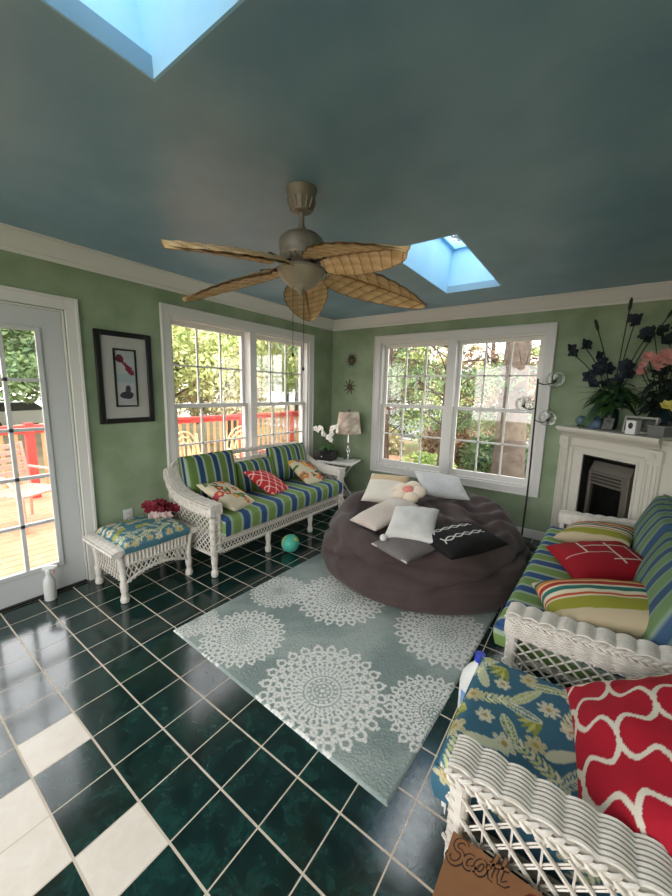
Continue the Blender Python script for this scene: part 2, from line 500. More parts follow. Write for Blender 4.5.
mb.b2((-.05, y0, 0.015), (-.006, g0, 2.036)); mb.b2((-.05, g1, 0.015), (-.006, y1, 2.036))
mb.b2((-.05, g0, 0.015), (-.006, g1, h0)); mb.b2((-.05, g0, h1), (-.006, g1, 2.036))
leaf = obj('door_leaf', mb, M['door'], dr, smooth=False)
mb = MB()
for lo, hi in (((g0 - .02, h0 - .02), (g0 + .012, h1 + .02)), ((g1 - .012, h0 - .02), (g1 + .02, h1 + .02))): mb.b2((-.008, lo[0], lo[1]), (0.006, hi[0], hi[1]))
mb.b2((-.008, g0 + .012, h0 - .02), (0.006, g1 - .012, h0 + .012)); mb.b2((-.008, g0 + .012, h1 - .012), (0.006, g1 - .012, h1 + .02))
obj('glass_bead', mb, M['door'], leaf, bevel=0.004)
mb = MB()
for k in (1, 2):
    y = g0 + (g1 - g0) * k / 3 + 0.01
    mb.b2((-.036, y - .011, h0), (-.004, y + .011, h1))
for k in range(1, 5):
    z = h0 + (h1 - h0) * k / 5
    mb.b2((-.036, g0, z - .011), (-.004, g1, z + .011))
obj('muntin', mb, M['door'], leaf, smooth=False)
mb = MB(); mb.b2((-.022, g0, h0), (-.018, g1, h1)); obj('glass_pane', mb, M['glass'], leaf, smooth=False)
mb = MB(); mb.b2((-.1, DR[0] + .013, 0), (0.02, DR[1] - .013, 0.014)); obj('threshold', mb, M['black'], dr, smooth=False)
# ================================================================ wicker
def V(*a): return Vector(a)
def path_sampler(pts):
    """smooth Catmull-Rom path through pts, arc-length parameter 0..1"""
    P = [Vector(p) for p in pts]
    Q = []
    for i in range(len(P) - 1):
        p0 = P[max(i - 1, 0)]; p1 = P[i]; p2 = P[i + 1]; p3 = P[min(i + 2, len(P) - 1)]
        for k in range(12):
            t = k / 12
            Q.append(0.5 * ((2 * p1) + (p2 - p0) * t + (2 * p0 - 5 * p1 + 4 * p2 - p3) * t * t + (3 * p1 - p0 - 3 * p2 + p3) * t ** 3))
    Q.append(P[-1])
    L = [0.0]
    for i in range(1, len(Q)): L.append(L[-1] + (Q[i] - Q[i - 1]).length)
    tot = L[-1]
    def f(u):
        s = max(0.0, min(1.0, u)) * tot
        for i in range(1, len(Q)):
            if L[i] >= s:
                d = L[i] - L[i - 1]
                return Q[i - 1].lerp(Q[i], (s - L[i - 1]) / d if d > 1e-9 else 0)
        return Q[-1].copy()
    f.length = tot
    return f
def weave_band(mb, S, N, bumps, strands, r, amp, per=6, n=5, alt=False):
    """strands running along u that arch over spokes: S(u,v) surface, N(u,v) outward normal"""
    m = bumps * per
    for j in range(strands):
        v = (j + 0.5) / strands
        pts = []
        for i in range(m + 1):
            u = i / m
            ph = PI * bumps * u
            h = amp * abs(math.sin(ph)) if not alt else amp * (0.5 + 0.5 * math.sin(ph * 2 / 2 + (PI if j % 2 else 0)))
            pts.append(S(u, v) + N(u, v) * h)
        mb.tube(pts, r, n=n)
def braid(mb, f, side, nrm, w, count, r):
    """plaited edge: leaning strands in two rows, forming chevrons along the path f"""
    for k in range(count):
        for sgn in (-1, 1):
            u0 = (k + (0.5 if sgn > 0 else 0)) / count; u1 = u0 + 1.35 / count
            a = f(u0); b = f(u1); m = f((u0 + u1) / 2)
            s = Vector(side); q = Vector(nrm)
            mb.tube([a + s * (sgn * w * 0.52), a.lerp(m, .5) + s * (sgn * w * 0.42) + q * r * .9, m + s * (sgn * w * .22) + q * r * 1.1, b - s * (sgn * w * 0.08) - q * r * .2], [r * .55, r, r, r * .5], n=5)
def lattice(mb, S, nu, ra, rb, pair=0.0, vert=0, clip=lambda u, v: True, aspect=1.0, off=0.004, N=V(1, 0, 0), steps=14):
    """diagonal strands in both directions across the patch S(u,v); optional uprights"""
    for d in (1, -1):
        k0, k1 = -int(aspect * nu) - 1, nu + int(aspect * nu) + 1
        for k in range(k0, k1 + 1):
            u0 = k / nu
            for sh in ((-pair, pair) if (pair > 0 and d < 0) else (0.0,)):
                pts = []
                for i in range(steps + 1):
                    v = i / steps
                    u = u0 + sh + d * (v - .5) * aspect
                    if 0 <= u <= 1 and clip(u, v):
                        w = off * (1 if d > 0 else -1)
                        pts.append(S(u, v) + N * w)
                if len(pts) > 1: mb.tube(pts, ra if d > 0 else rb, n=5)
    for k in range(vert):
        u = (k + .5) / vert
        pts = [S(u, v) for v in np.linspace(0, 1, 5) if clip(u, v)]
        if len(pts) > 1: mb.tube(pts, rb, n=5)
FOOT = [(0.017, 0.0), (0.026, 0.006), (0.031, 0.03), (0.027, 0.055), (0.018, 0.07), (0.023, 0.08), (0.018, 0.09), (0.024, 0.12), (0.027, 0.16), (0.027, 0.21)]

def wicker_arm(L, x_out, x_in, apath, D, z_low, fine, parent, out=-1, name='arm', band=True):
    """one arm end: apath is the (y,z) top line from back to front; x_out is the outer face"""
    mb = MB()
    f2 = path_sampler([(0, y, z) for y, z in apath])
    w = abs(x_in - x_out); so = 1 if x_in > x_out else -1
    X = V(so, 0, 0)
    def top(u):
        p = f2(u); return p
    def nrm(u):
        a = f2(max(0, u - .03)); b = f2(min(1, u + .03)); t = (b - a).normalized()
        return V(0, -t.z, t.y)
    # solid core beam
    sec = []
    for i in range(25):
        u = i / 24; p = top(u); nn = nrm(u); th = 0.030
        ring = []
        for a, b in ((0.006, -.001), (.0, -.008), (0, -th), (1, -th), (1, -.008), (.94, -.001)):
            ring.append(V(x_out, 0, 0) + X * (a * w if a > .1 else a) + p + nn * b)
        sec.append([tuple(q) for q in ring])
    mb.loft(sec)
    bumps = int(f2.length / (0.062 if fine else 0.07))
    ns = 9 if fine else 7
    weave_band(mb, lambda u, v: V(x_out, 0, 0) + X * (v * w) + top(u), lambda u, v: nrm(u), bumps, ns, w / ns * .44, 0.011 if fine else .008, per=6 if fine else 4)
    # outer edge plait and side band
    o = V(-so, 0, 0)
    f_edge = lambda u: V(x_out - so * .004, 0, 0) + top(min(u, 1)) - nrm(min(u, 1)) * 0.012
    braid(mb, f_edge, (0, 0, 1), o, 0.024 if band else .030, int(f2.length / (.026 if band else .024)), 0.0062 if band else .0062)
    sb = 0.055 if band else .012
    core = []
    for i in range(25):
        u = i / 24; p = top(u) - nrm(u) * .026
        core.append([tuple(V(x_out + so * a, 0, 0) + p + V(0, 0, b)) for a, b in ((0.002, 0), (0.002, -sb), (0.02, -sb), (0.02, 0))])
    mb.loft(core)
    if band: weave_band(mb, lambda u, v: V(x_out, 0, 0) + top(u) - nrm(u) * .026 - V(0, 0, v * sb), lambda u, v: o, bumps, 5 if fine else 4, sb / (5 if fine else 4) * .56, .011, per=5)
    fl = lambda u: V(x_out - so * .003, 0, 0) + top(min(u, 1)) - nrm(min(u, 1)) * .026 - V(0, 0, sb + .008)
    if band: braid(mb, fl, (0, 0, 1), o, 0.014, int(f2.length / 0.026), 0.004)
    # lattice panel
    ylo, yhi = apath[0][0], apath[-1][0]
    def S(u, v):
        p = top(u); zt = p.z - .026 - sb - .01
        return V(x_out + so * .012, p.y, z_low + (zt - z_low) * v)
    nu = int(f2.length / (0.062 if fine and not band else 0.056))
    lattice(mb, S, nu, 0.0052 if fine else .005, (.0027 if not band else .0042) if fine else .005, pair=(0.007 if fine and not band else 0), vert=nu if fine and not band else 0, aspect=0.46, N=o)
    # inner face, plain close weave
    inn = []
    for i in range(13):
        u = i / 12; p = top(u)
        inn.append([tuple(V(x_in - so * a, p.y, z)) for a, z in ((0.0, p.z - .03), (0.0, p.z - .075), (.01, p.z - .075), (.01, p.z - .03))])
    mb.loft(inn)
    # bottom rail, posts
    mb.tube([S(0, 0), S(1, 0)], .012, n=8)
    mb.tube([V(x_out + so * .028, D - .03, z_low - .005), V(x_out + so * .028, D - .03, apath[-1][1] - .02)], .025, n=12)
    mb.tube([V(x_in - so * .02, D - .03, z_low - .005), V(x_in - so * .02, D - .03, apath[-1][1] - .02)], .018, n=10)
    mb.b2((min(x_out, x_in) + .004, D - .04, z_low), (max(x_out, x_in) - .004, D - .018, apath[-1][1] - .015))
    for k in range(11 if fine else 7):   # wrapped front face
        z = z_low + .02 + (apath[-1][1] - .04 - z_low) * k / (10 if fine else 6)
        mb.tube([V(x_out, D - .016, z), V((x_out + x_in) / 2, D - .008, z), V(x_in, D - .016, z)], .008, n=5)
    return obj(name, mb, M['wicker'], parent, angle=60)

def wicker_leg(x, y, ztop, parent):
    mb = MB(); k = ztop / .21
    mb.lathe([(r, z * k) for r, z in FOOT], n=12, c=(x, y, 0))
    return obj('leg', mb, M['wicker'], parent)

def apron(x0, x1, y, z0, z1, parent, outy=1, name='apron', xf=None, arch=0.0):
    """front skirt: close-woven strip over open loops and a plaited lower edge"""
    mb = MB()
    L = x1 - x0
    zb = lambda u: z0 + arch * (1 - (2 * u - 1) ** 2)
    zm = z0 + (z1 - z0) * .5 if arch == 0 else z1 - (z1 - z0) * .38
    mb.b2((x0, y - .012, zm), (x1, y, z1))
    nb = int(L / .026)
    for k in range(nb):
        x = x0 + L * (k + .5) / nb
        mb.tube([V(x, y + .003 * outy, zm), V(x, y + .007 * outy, (zm + z1) / 2), V(x, y + .003 * outy, z1)], .008, n=5)
    for z in (z1, zm):
        mb.tube([V(x0, y + .004 * outy, z), V(x1, y + .004 * outy, z)], .009, n=6)
    S = lambda u, v: V(x0 + L * u, y - .004, zb(u) + (zm - zb(u)) * v)
    lattice(mb, S, int(L / .034), .0048, .0048, aspect=.030 / L * 1.6, N=V(0, outy, 0), off=.003, steps=6)
    f = lambda u: V(x0 + L * min(u, 1), y, zb(min(u, 1)))
    braid(mb, f, (0, 0, 1), (0, outy, 0), .022, int(L / .03), .006)
    mb.tube([f(i / 20) + V(0, -.006 * outy, 0) for i in range(21)], .010, n=6)
    return obj(name, mb, M['wicker'], parent, angle=60)

# ---------------------------------------------------------------- prints (numpy colour functions of x,y in metres)
def stripes(P, x, period=0.2, blue=(50, 84, 128), green=(120, 150, 84), pale=(160, 176, 156), ph=0.0):
    u = np.mod(x / period + ph, 1.0)
    c = np.empty(x.shape + (3,)); c[:] = arr(*pale)
    c[(u > .05) & (u < .40)] = arr(*blue)
    c[(u > .52) & (u < .93)] = arr(*green)
    c[(u > .69) & (u < .745)] = arr(*[int(a * .86 + 14) for a in green])
    return c
def stamp(c, mask, col):
    c[mask] = arr(*col)
def leaf_mask(x, y, cx, cy, a, L, w):
    dx = (x - cx) * math.cos(a) + (y - cy) * math.sin(a); dy = -(x - cx) * math.sin(a) + (y - cy) * math.cos(a)
    t = dx / L
    prof = w * np.sqrt(np.clip(np.sin(np.clip(t, 0, 1) * PI), 0, 1)) * (1 - .45 * np.clip(t, 0, 1))
    return (t > 0) & (t < 1) & (np.abs(dy) < prof), dx, dy
def botanical(x, y, seed=1, base=(52, 100, 128), n=60, ext=(0, .8, 0, .6), size=1.0):
    rng = np.random.RandomState(seed)
    c = np.empty(x.shape + (3,)); c[:] = arr(*base)
    greens = [(150, 160, 70), (196, 204, 160), (206, 208, 176), (120, 140, 74), (172, 176, 92), (84, 124, 128), (60, 110, 132)]
    # spread the motifs on a jittered grid so that none pile up
    nx = max(2, int(math.sqrt(n * (ext[1] - ext[0]) / (ext[3] - ext[2])))); ny = max(2, int(n / nx))
    k = 0
    for i in range(nx):
        for j in range(ny):
            cx = ext[0] + (ext[1] - ext[0]) * (i + .5 + .5 * (rng.rand() - .5)) / nx; cy = ext[2] + (ext[3] - ext[2]) * (j + .5 + .5 * (rng.rand() - .5)) / ny
            a = rng.rand() * 6.28; kind = (k * 5 + (k // nx) * 2) % 6; k += 1
            col = greens[rng.randint(len(greens) - 2)]
            if kind == 0 or kind == 3:      # big leaf with light ribs
                L = (.13 + .05 * rng.rand()) * size
                m, dx, dy = leaf_mask(x, y, cx - L / 2 * math.cos(a), cy - L / 2 * math.sin(a), a, L, .028 * size)
                stamp(c, m, (206, 210, 184))
                ed = m & (np.abs(dy) > 0.0035 * size) & (np.mod(dx + np.abs(dy) * .8, .014 * size) < .009 * size)
                m2, _, _ = leaf_mask(x, y, cx - L * .47 * math.cos(a), cy - L * .47 * math.sin(a), a, L * .93, .022 * size)
                stamp(c, ed & m2, col if kind == 0 else (70, 116, 130))
            elif kind in (1, 5):     # star flower
                r = np.hypot(x - cx, y - cy); th = np.arctan2(y - cy, x - cx) + a
                R = (.032 + .02 * rng.rand()) * size; N_ = 8 if kind == 1 else 6
                m = r < R * (.55 + .45 * np.abs(np.cos(N_ * th / 2)))
                stamp(c, m, (214, 210, 186) if rng.rand() < .6 else (200, 190, 150))
                stamp(c, (r < R * .25), (176, 150, 84)); 
                stamp(c, m & (r > R * .3) & (np.abs(np.sin(N_ * th / 2)) < .12) , (150, 160, 140))
            elif kind == 2:   # frond of paired leaflets
                Ls = .15 * size
                for q in range(7):
                    px_ = cx + (q / 7 - .5) * Ls * math.cos(a); py_ = cy + (q / 7 - .5) * Ls * math.sin(a)
                    for s_ in (-1, 1):
                        m, _, _ = leaf_mask(x, y, px_, py_, a + s_ * .75, .04 * size, .008 * size)
                        stamp(c, m, (198, 204, 150) if (q % 2) else (226, 222, 188))
            else:             # fan
                for q in range(6):
                    m, _, _ = leaf_mask(x, y, cx, cy, a + (q - 2.5) * .3, .085 * size, .012 * size)
                    stamp(c, m, (146, 152, 70) if q % 2 else (196, 192, 110))
    return c
def blossoms(x, y, seed, base=(226, 214, 186), ext=.22, n=26):
    rng = np.random.RandomState(seed)
    c = np.empty(x.shape + (3,)); c[:] = arr(*base)
    for k in range(n):
        cx, cy = (rng.rand(2) * 2 - 1) * ext; a = rng.rand() * 6.28
        if k % 2 == 0:
            m, dx, dy = leaf_mask(x, y, cx, cy, a, .09, .02); stamp(c, m, [(92, 120, 60), (60, 96, 70), (120, 140, 84)][k % 3])
        else:
            r = np.hypot(x - cx, y - cy); th = np.arctan2(y - cy, x - cx)
            R = .03 + .03 * rng.rand()
            m = r < R * (.72 + .28 * np.abs(np.cos(2.5 * th + a)))
            stamp(c, m, [(190, 50, 50), (226, 120, 84), (206, 84, 100), (230, 170, 60), (52, 70, 90)][(k // 2) % 5]); stamp(c, r < R * .35, (236, 200, 110))
    return c
def quatrefoil(x, y, cell=.15, w=.17, red=(168, 24, 44), white=(216, 206, 192)):
    X = x / cell * PI; Y = y / cell * PI
    p = (X + Y) / 2; q = (X - Y) / 2
    S = lambda a: .60 * np.tanh(5 * np.tan(a)) * np.abs(np.cos(a)) ** .6
    fold = lambda a: np.abs(np.mod(a, PI) - PI / 2)
    c = np.empty(x.shape + (3,)); c[:] = arr(*red); 
    sl = lambda a: np.where(np.abs(np.cos(a)) < .25, 1.3, np.sqrt(1 + ((S(a + .01) - S(a - .01)) / .02) ** 2))
    stamp(c, (fold(p - S(q)) / sl(q) < w) | (fold(q - S(p)) / sl(p) < w), white)
    return c
def trellis(x, y, cell=.055, w=.2, red=(206, 52, 60), white=(236, 196, 186)):
    g = np.cos(x / cell * PI) + np.cos(y / cell * PI)
    gx = np.abs(g) / (np.hypot(np.sin(x / cell * PI), np.sin(y / cell * PI)) + .2)
    c = np.empty(x.shape + (3,)); c[:] = arr(*red); stamp(c, gx < w * 1.3, white)
    return c
def plain(x, y, col, col2=None, sc=40, seed=1):
    c = np.empty(x.shape + (3,)); c[:] = arr(*col)
    if col2 is not None:
        t = np.clip(.25 + .5 * np.random.RandomState(seed).rand(*x.shape) + .4 * fbm(np.stack([x, y], -1), 14, 3, seed), 0, 1)[..., None]
        c = c * (1 - t) + arr(*col2) * t
    return c

def cushion_mesh(w, d, t, fn, n=(60, 60), crown=.25, rnd=.035, noise_amp=.003, seed=1, side_fn=None, pipe=True):
    """box cushion: rounded-edge slab, slightly domed; fn(x,y) colours the top, its border runs down the sides. x in 0..w, y in 0..d, z 0..t"""
    mb = MB()
    a = np.linspace(0, 1, n[0]); b = np.linspace(0, 1, n[1])
    def side(u, m):   # unfold: parameter runs side-top-side
        return u
    # arc-length across: sides of height t
    def prof(L, k):
        tot = L + 2 * t
        s = np.linspace(0, tot, k)
        x = np.where(s < t, 0, np.where(s > t + L, L, s - t)); z = np.where(s < t, s, np.where(s > t + L, tot - s, t))
        return s - t, x, z
    kx, ky = n
    su, xu, zu = prof(w, kx); sv, yv, zv = prof(d, ky)
    Xg, Yg = np.meshgrid(xu, yv, indexing='ij'); Z1, Z2 = np.meshgrid(zu, zv, indexing='ij')
    SU, SV = np.meshgrid(su, sv, indexing='ij')
    Z = np.minimum(Z1, Z2)
    # rounding: superellipsoid-like inset
    ex = np.clip(np.minimum(Xg, w - Xg) / rnd, 0, 1); ey = np.clip(np.minimum(Yg, d - Yg) / rnd, 0, 1)
    drop = rnd * .75 * (1 - np.sqrt(np.clip(1 - (1 - ex) ** 2, 0, 1))) + rnd * .75 * (1 - np.sqrt(np.clip(1 - (1 - ey) ** 2, 0, 1)))
    top = (Z >= t - 1e-6)
    Zt = Z.copy()
    Zt = np.where(top, t - drop, np.minimum(Z, t - rnd * .75) * 1.0)
    dome = crown * t * np.sin(PI * np.clip(Xg / w, 0, 1)) ** .6 * np.sin(PI * np.clip(Yg / d, 0, 1)) ** .6
    Zt = Zt + np.where(top, dome, 0)
    bul = .010 * np.sin(PI * np.clip(Z / t, 0, 1))
    Xo = Xg + np.where((Xg <= 0), -bul, np.where(Xg >= w, bul, 0)); Yo = Yg + np.where(Yg <= 0, -bul, np.where(Yg >= d, bul, 0))
    P = np.stack([Xo, Yo, Zt], -1)
    P[..., 2] += noise_amp * fbm(P, 14, 3, seed)
    cols = fn(SU, SV)
    mb.npgrid(P, cols)
    mb.add([(0, 0, .004), (w, 0, .004), (w, d, .004), (0, d, .004)], [(3, 2, 1, 0)])
    return mb
def pillow_mesh(w, h, t, fn, n=48, seed=1, pinch=.07, back=None, fold=.004, expo=.42, shape=None):
    """knife-edge throw pillow centred on the origin, thickness along z"""
    mb = MB()
    a = np.linspace(-1, 1, n)
    # denser to the border
    a = np.sign(a) * (1 - (1 - np.abs(a)) ** 1.25)
    U, Vv = np.meshgrid(a, a, indexing='ij')
    x = w / 2 * U * (1 - pinch * (1 - np.abs(Vv) ** 2.2) * np.abs(U) ** 3); y = h / 2 * Vv * (1 - pinch * (1 - np.abs(U) ** 2.2) * np.abs(Vv) ** 3)
    th = t / 2 * (np.clip((1 - U ** 2) * (1 - Vv ** 2), 0, 1)) ** expo
    wr = fold * fbm(np.stack([x, y], -1), 18, 3, seed) * np.clip((1 - np.abs(U)) * 6, 0, 1) * np.clip((1 - np.abs(Vv)) * 6, 0, 1)
    for sgn in (1, -1):
        P = np.stack([x, y, sgn * th + wr * 1.5], -1)
        if shape is not None: P = shape(P)
        c = fn(x, y) if (sgn > 0 or back is None) else back(x, y)
        mb.npgrid(P if sgn > 0 else P[::-1], c if sgn > 0 else c[::-1])
    return mb

# ---------------------------------------------------------------- wicker seating
def wicker_sofa(name, label, cat, L, D, apath, seat_z, loc, rz, fine_arm, cushions, seat_fn, back_fn, legs_x, back_h=.88, arms=(True, True), zl=.2, group=None, seat_over=.03, seat_n=(200, 60), back_rake=.1, apron_on=True):
    r = thing(name, label, cat, loc, rz, group)
    aw = .105
    if arms[0]: wicker_arm(L, 0, aw, apath, D, zl, fine_arm, r, band=arms[1])
    if arms[1]: wicker_arm(L, L, L - aw, apath, D, zl, False, r)
    x0 = aw if arms[0] else 0.0; x1 = L - aw if arms[1] else L
    # seat deck
    mb = MB(); mb.b2((x0 + .001, .06, zl + .1), (x1 - .001, D - .045, zl + .135)); mb.b2((x0 + .001, .06, zl), (x1 - .001, .075, zl + .1))
    obj('seat_deck', mb, M['wicker'], r, smooth=False)
    if apron_on: apron(x0, x1, D - .028, zl - .005, seat_z - .135, r)
    # back: rolled top rail, close band and open lattice, leaning
    mb = MB()
    yb = lambda z: .10 - back_rake * (z - .3) / .6
    f = path_sampler([(0.05, yb(.62), .62), (0.05, yb(.78), back_h - .10), (.10, yb(back_h), back_h - .015), (.2, yb(back_h), back_h), (L / 2, yb(back_h), back_h + .015), (L - .2, yb(back_h), back_h), (L - .10, yb(back_h), back_h - .015), (L - .05, yb(.78), back_h - .10), (L - .05, yb(.62), .62)])
    mb.tube([f(i / 60) for i in range(61)], .022, n=10)
    braid(mb, lambda u: f(min(u, 1)) + V(0, .012, .012), (0, .3, 1), (0, .7, .7), .03, int(f.length / .03), .007)
    x_a, x_b = .05, L - .05
    S = lambda u, v: V(x_a + (x_b - x_a) * u, yb(.3 + (back_h - .32) * v), .3 + (back_h - .32) * v)
    lattice(mb, S, int(L / .05), .005, .005, aspect=.5 / L, N=V(0, 1, 0), clip=lambda u, v: True)
    for z in (.34, back_h - .07, back_h - .09): mb.tube([V(x_a, yb(z) + .006, z), V(x_b, yb(z) + .006, z)], .008, n=6)
    for x in (.05, L - .05): mb.tube([V(x, yb(.2), .195), V(x, yb(back_h - .05), back_h - .06)], .022, n=8)
    obj('back_panel', mb, M['wicker'], r, angle=60)
    for x in legs_x: wicker_leg(x, D - .03, zl, r)
    for x in (.05, L - .05): wicker_leg(x, .10, zl, r)
    # seat cushion
    w = x1 - x0 - .012; d = D - .12 + seat_over; t = seat_z - (zl + .136)
    mb = cushion_mesh(w, d, t, seat_fn, n=seat_n, crown=.05)
    obj('seat_cushion', mb, M['fabric'], r, loc=(x0 + .006, .12, zl + .1355), angle=80)
    for i, (cx, cw, ch, sink, lean) in enumerate(cushions):
        mb = cushion_mesh(cw, ch, .12, (lambda x, y, i=i: back_fn(x, y, i)), n=(90, 40), crown=.3, rnd=.045, seed=i + 2)
        # lying cushion (z = thickness) stood up: local y -> up, z -> forward
        obj('back_cushion', mb, M['fabric'], r, loc=(x0 + cx, .05 + .003 * (lean < -.3), seat_z - sink + ch * math.cos(lean)), rot=(-PI / 2 - lean, 0, 0), angle=80)
    return r
# ================================================================ wicker pieces in the room
D2 = -PI / 2
mb_fix = None
def seat_stripes(ph, **k):
    return lambda x, y: stripes(None, x, .2, ph=ph, **k)
left = wicker_sofa('wicker_sofa', 'long white wicker sofa with striped cushions under the left window', 'sofa', 1.86, .69,
    [(.05, .83), (.12, .71), (.24, .645), (.45, .615), (.69, .61)], .49, (.08, 3.0, 0), D2, False,
    [(.03, .54, .40, .02, -.2), (.57, .53, .38, .10, -.24), (1.11, .53, .42, .0, -.2)],
    seat_stripes(.1), lambda x, y, i: stripes(None, x, .155, blue=(36, 70, 106), green=(100, 128, 66), ph=(.1, .4, .62)[i]), [.035, .61, 1.23, 1.825], back_h=.86, seat_n=(240, 60))
rightS = wicker_sofa('wicker_sofa', 'white wicker sofa with blue and green stripes along the right side', 'sofa', 1.85, .74,
    [(.03, .74), (.09, .655), (.19, .612), (.42, .592), (.74, .576)], .47, (3.645, 1.105, 0), PI / 2 - .044, True,
    [(.02, .82, .375, .0, -.32), (.85, .80, .375, .0, -.32)],
    seat_stripes(.3), lambda x, y, i: stripes(None, x, .155, blue=(58, 86, 116), green=(110, 138, 96), pale=(132, 152, 140), ph=(.3, .0)[i]), [.035, .63, 1.24, 1.845], back_h=.84, seat_over=.055, seat_n=(300, 70), back_rake=.08)
chair = wicker_sofa('wicker_armchair', 'white wicker armchair with blue botanical seat in the near right corner', 'armchair', .66, .73,
    [(.03, .72), (.09, .635), (.2, .600), (.45, .592), (.73, .594)], .475, (3.65, .313, 0), PI / 2, True,
    [(.01, .5, .36, 0, -.20)],
    lambda x, y: botanical(x, y, 4, n=88, ext=(-.06, .6, -.06, .76), size=.86, base=(64, 108, 130)), lambda x, y, i: botanical(x, y, 9, n=16, ext=(0, .5, 0, .45)), [.035, .62], back_h=.84, arms=(True, False), seat_over=.06, seat_n=(190, 220))
# cotton tie hanging off the front of the armchair cushion
mb = MB()
for a in ((-.03, -.03), (.035, -.02), (-.01, -.085), (.03, -.08)):
    mb.tube([V(0, 0, 0), V(a[0] * .6, .012, a[1] * .3 + .015), V(a[0] * 1.3, .008, a[1])], [.007, .013, .004], n=6, flat=.4)
mb.sphere((0, .006, 0), .011)
o = obj('tie_bow', mb, mat('white_cotton', rgb(226, 222, 218), .9), chair, loc=(.165, .73 + .028, .33)); o['label'] = 'white tie bow of the seat cushion'

# ottoman
ott = thing('wicker_ottoman', 'small white wicker ottoman with a blue botanical cushion by the door', 'ottoman', (.09, 1.10, 0), D2)
L_, D_ = .565, .48
for x in (.03, L_ - .03):
    for y in (.03, D_ - .03): wicker_leg(x, y, .15, ott)
for end in (0, 1):
    s_ = -1 if end == 0 else 1; xe = .0 if end == 0 else L_
    mb = MB()
    for y in (.03, D_ - .03):   # curved posts flaring out to the roll
        mb.tube([V(xe - s_ * .03, y, .14), V(xe - s_ * .028, y, .24), V(xe - s_ * .015, y, .33), V(xe + s_ * .012, y, .375)], .02, n=9)
    S = lambda u, v: V(xe - s_ * (.026 - .040 * max(0, v - .35) ** 1.5 * 1.6), .03 + (D_ - .06) * u, .15 + .22 * v)
    lattice(mb, S, 11, .0048, .0048, aspect=.30, N=V(s_, 0, 0), off=.003, steps=8)
    pts = lambda u: V(xe + s_ * .012, -.005 + (D_ + .01) * u, .382)
    sec = []
    for i in range(9):
        p = pts(i / 8); sec.append([tuple(p + V(s_ * .028 * math.cos(q) * 1.35, 0, .024 * math.sin(q))) for q in np.linspace(0, 2 * PI, 13)[:-1]])
    mb.loft(sec)
    weave_band(mb, lambda u, v: V(xe + s_ * (-.045 + .085 * v), -.005 + (D_ + .01) * u, .402 - .10 * (max(0, v - .55)) ** 2 * 1.6), lambda u, v: V(0, 0, 1), 7, 8, .0068, .006, per=4)
    mb.b2((min(xe - s_ * .045, xe + s_ * .025), .0, .375), (max(xe - s_ * .045, xe + s_ * .025), D_, .40))
    braid(mb, lambda u: V(xe + s_ * .042, -.005 + (D_ + .01) * min(u, 1), .385), (0, 0, 1), (s_, 0, 0), .022, 18, .006)
    obj('end_panel', mb, M['wicker'], ott, angle=60)
apron(.05, L_ - .05, D_ - .02, .15, .36, ott, arch=.06)
mb = MB(); mb.b2((.045, .02, .33), (L_ - .045, D_ - .035, .365)); obj('seat_deck', mb, M['wicker'], ott, smooth=False)
mb = cushion_mesh(L_ - .09, D_ - .0, .085, lambda x, y: botanical(x, y, 12, base=(80, 126, 142), n=60, ext=(-.05, .52, -.05, .52), size=.8), n=(120, 110), crown=.35, rnd=.04)
obj('seat_cushion', mb, M['fabric'], ott, loc=(.045, .005, .3655), angle=80)

# ---------------------------------------------------------------- shag rug
def mandala(dx, dy, R, seed):
    r = np.hypot(dx, dy) / R; th = np.arctan2(dy, dx) + seed
    m = np.zeros(r.shape, bool)
    def ring(a, b): return (r > a) & (r < b)
    def dots(rc, N_, rad, ph=0.0, hole=0.0):
        k = (th / (2 * PI) * N_ + ph); f = (k - np.floor(k) - .5) * 2 * PI / N_ * rc
        q = np.hypot(f, r - rc); return (q < rad) & (q >= hole)
    m |= ring(0, .035); m |= dots(.09, 8, .024); m |= ring(.14, .165); m |= dots(.205, 16, .024, hole=.0) ; m |= ring(.24, .275)
    m |= ring(.30, .385) & (np.abs(np.sin(th * 16)) > .34)
    m |= dots(.435, 20, .056, .5, .020)
    m |= dots(.535, 20, .070, .0, .030)
    m |= ring(.595, .635)
    m |= dots(.69, 24, .060, .5, .012); m |= dots(.785, 24, .064, .0, .014); m |= dots(.735, 48, .022, .25)
    m |= dots(.89, 24, .088, .5, .045); m |= dots(.985, 24, .030, .5)
    return m
RW, RL = 1.56, 2.12
nx_, ny_ = 400, 540
gx, gy = np.meshgrid(np.linspace(0, RW, nx_), np.linspace(0, RL, ny_), indexing='ij')
pile = np.random.RandomState(2).rand(nx_, ny_) * 2 - 1
base_t = np.clip(.5 + 1.1 * fbm(np.stack([gx, gy], -1), 9, 4, 5), 0, 1)[..., None]
cols = arr(140, 154, 150) * (1 - base_t) + arr(170, 180, 175) * base_t
jit = np.random.RandomState(4).randn(2, nx_, ny_) * .0014
jx = gx + jit[0]; jy = gy + jit[1]
# world -> rug frame is a turn of -2.4 degrees about the near left corner
RX0, RY0, RA = 1.10, .60, math.radians(-2.3)
for k, (mx_, my_, R_) in enumerate([(2.149, .80, .335), (1.50, .83, .262), (1.74, 1.545, .33), (2.49, 1.62, .31), (2.66, 1.02, .24), (1.13, .73, .16), (1.32, 1.33, .22), (2.2, 2.3, .31), (1.45, 2.2, .3)]):
    ax = (mx_ - RX0) * math.cos(RA) + (my_ - RY0) * math.sin(RA); ay = -(mx_ - RX0) * math.sin(RA) + (my_ - RY0) * math.cos(RA)
    mm = mandala(jx - ax, jy - ay, R_, k * .2)
    cols[mm] = arr(232, 231, 225)
cols *= (1 + .09 * pile[..., None])
edge = np.clip(np.minimum(np.minimum(gx, RW - gx), np.minimum(gy, RL - gy)) / .012, 0, 1)
hz = .010 * np.sqrt(edge) + .0022 * pile * edge
rugP = np.stack([gx, gy, hz + .001], -1)
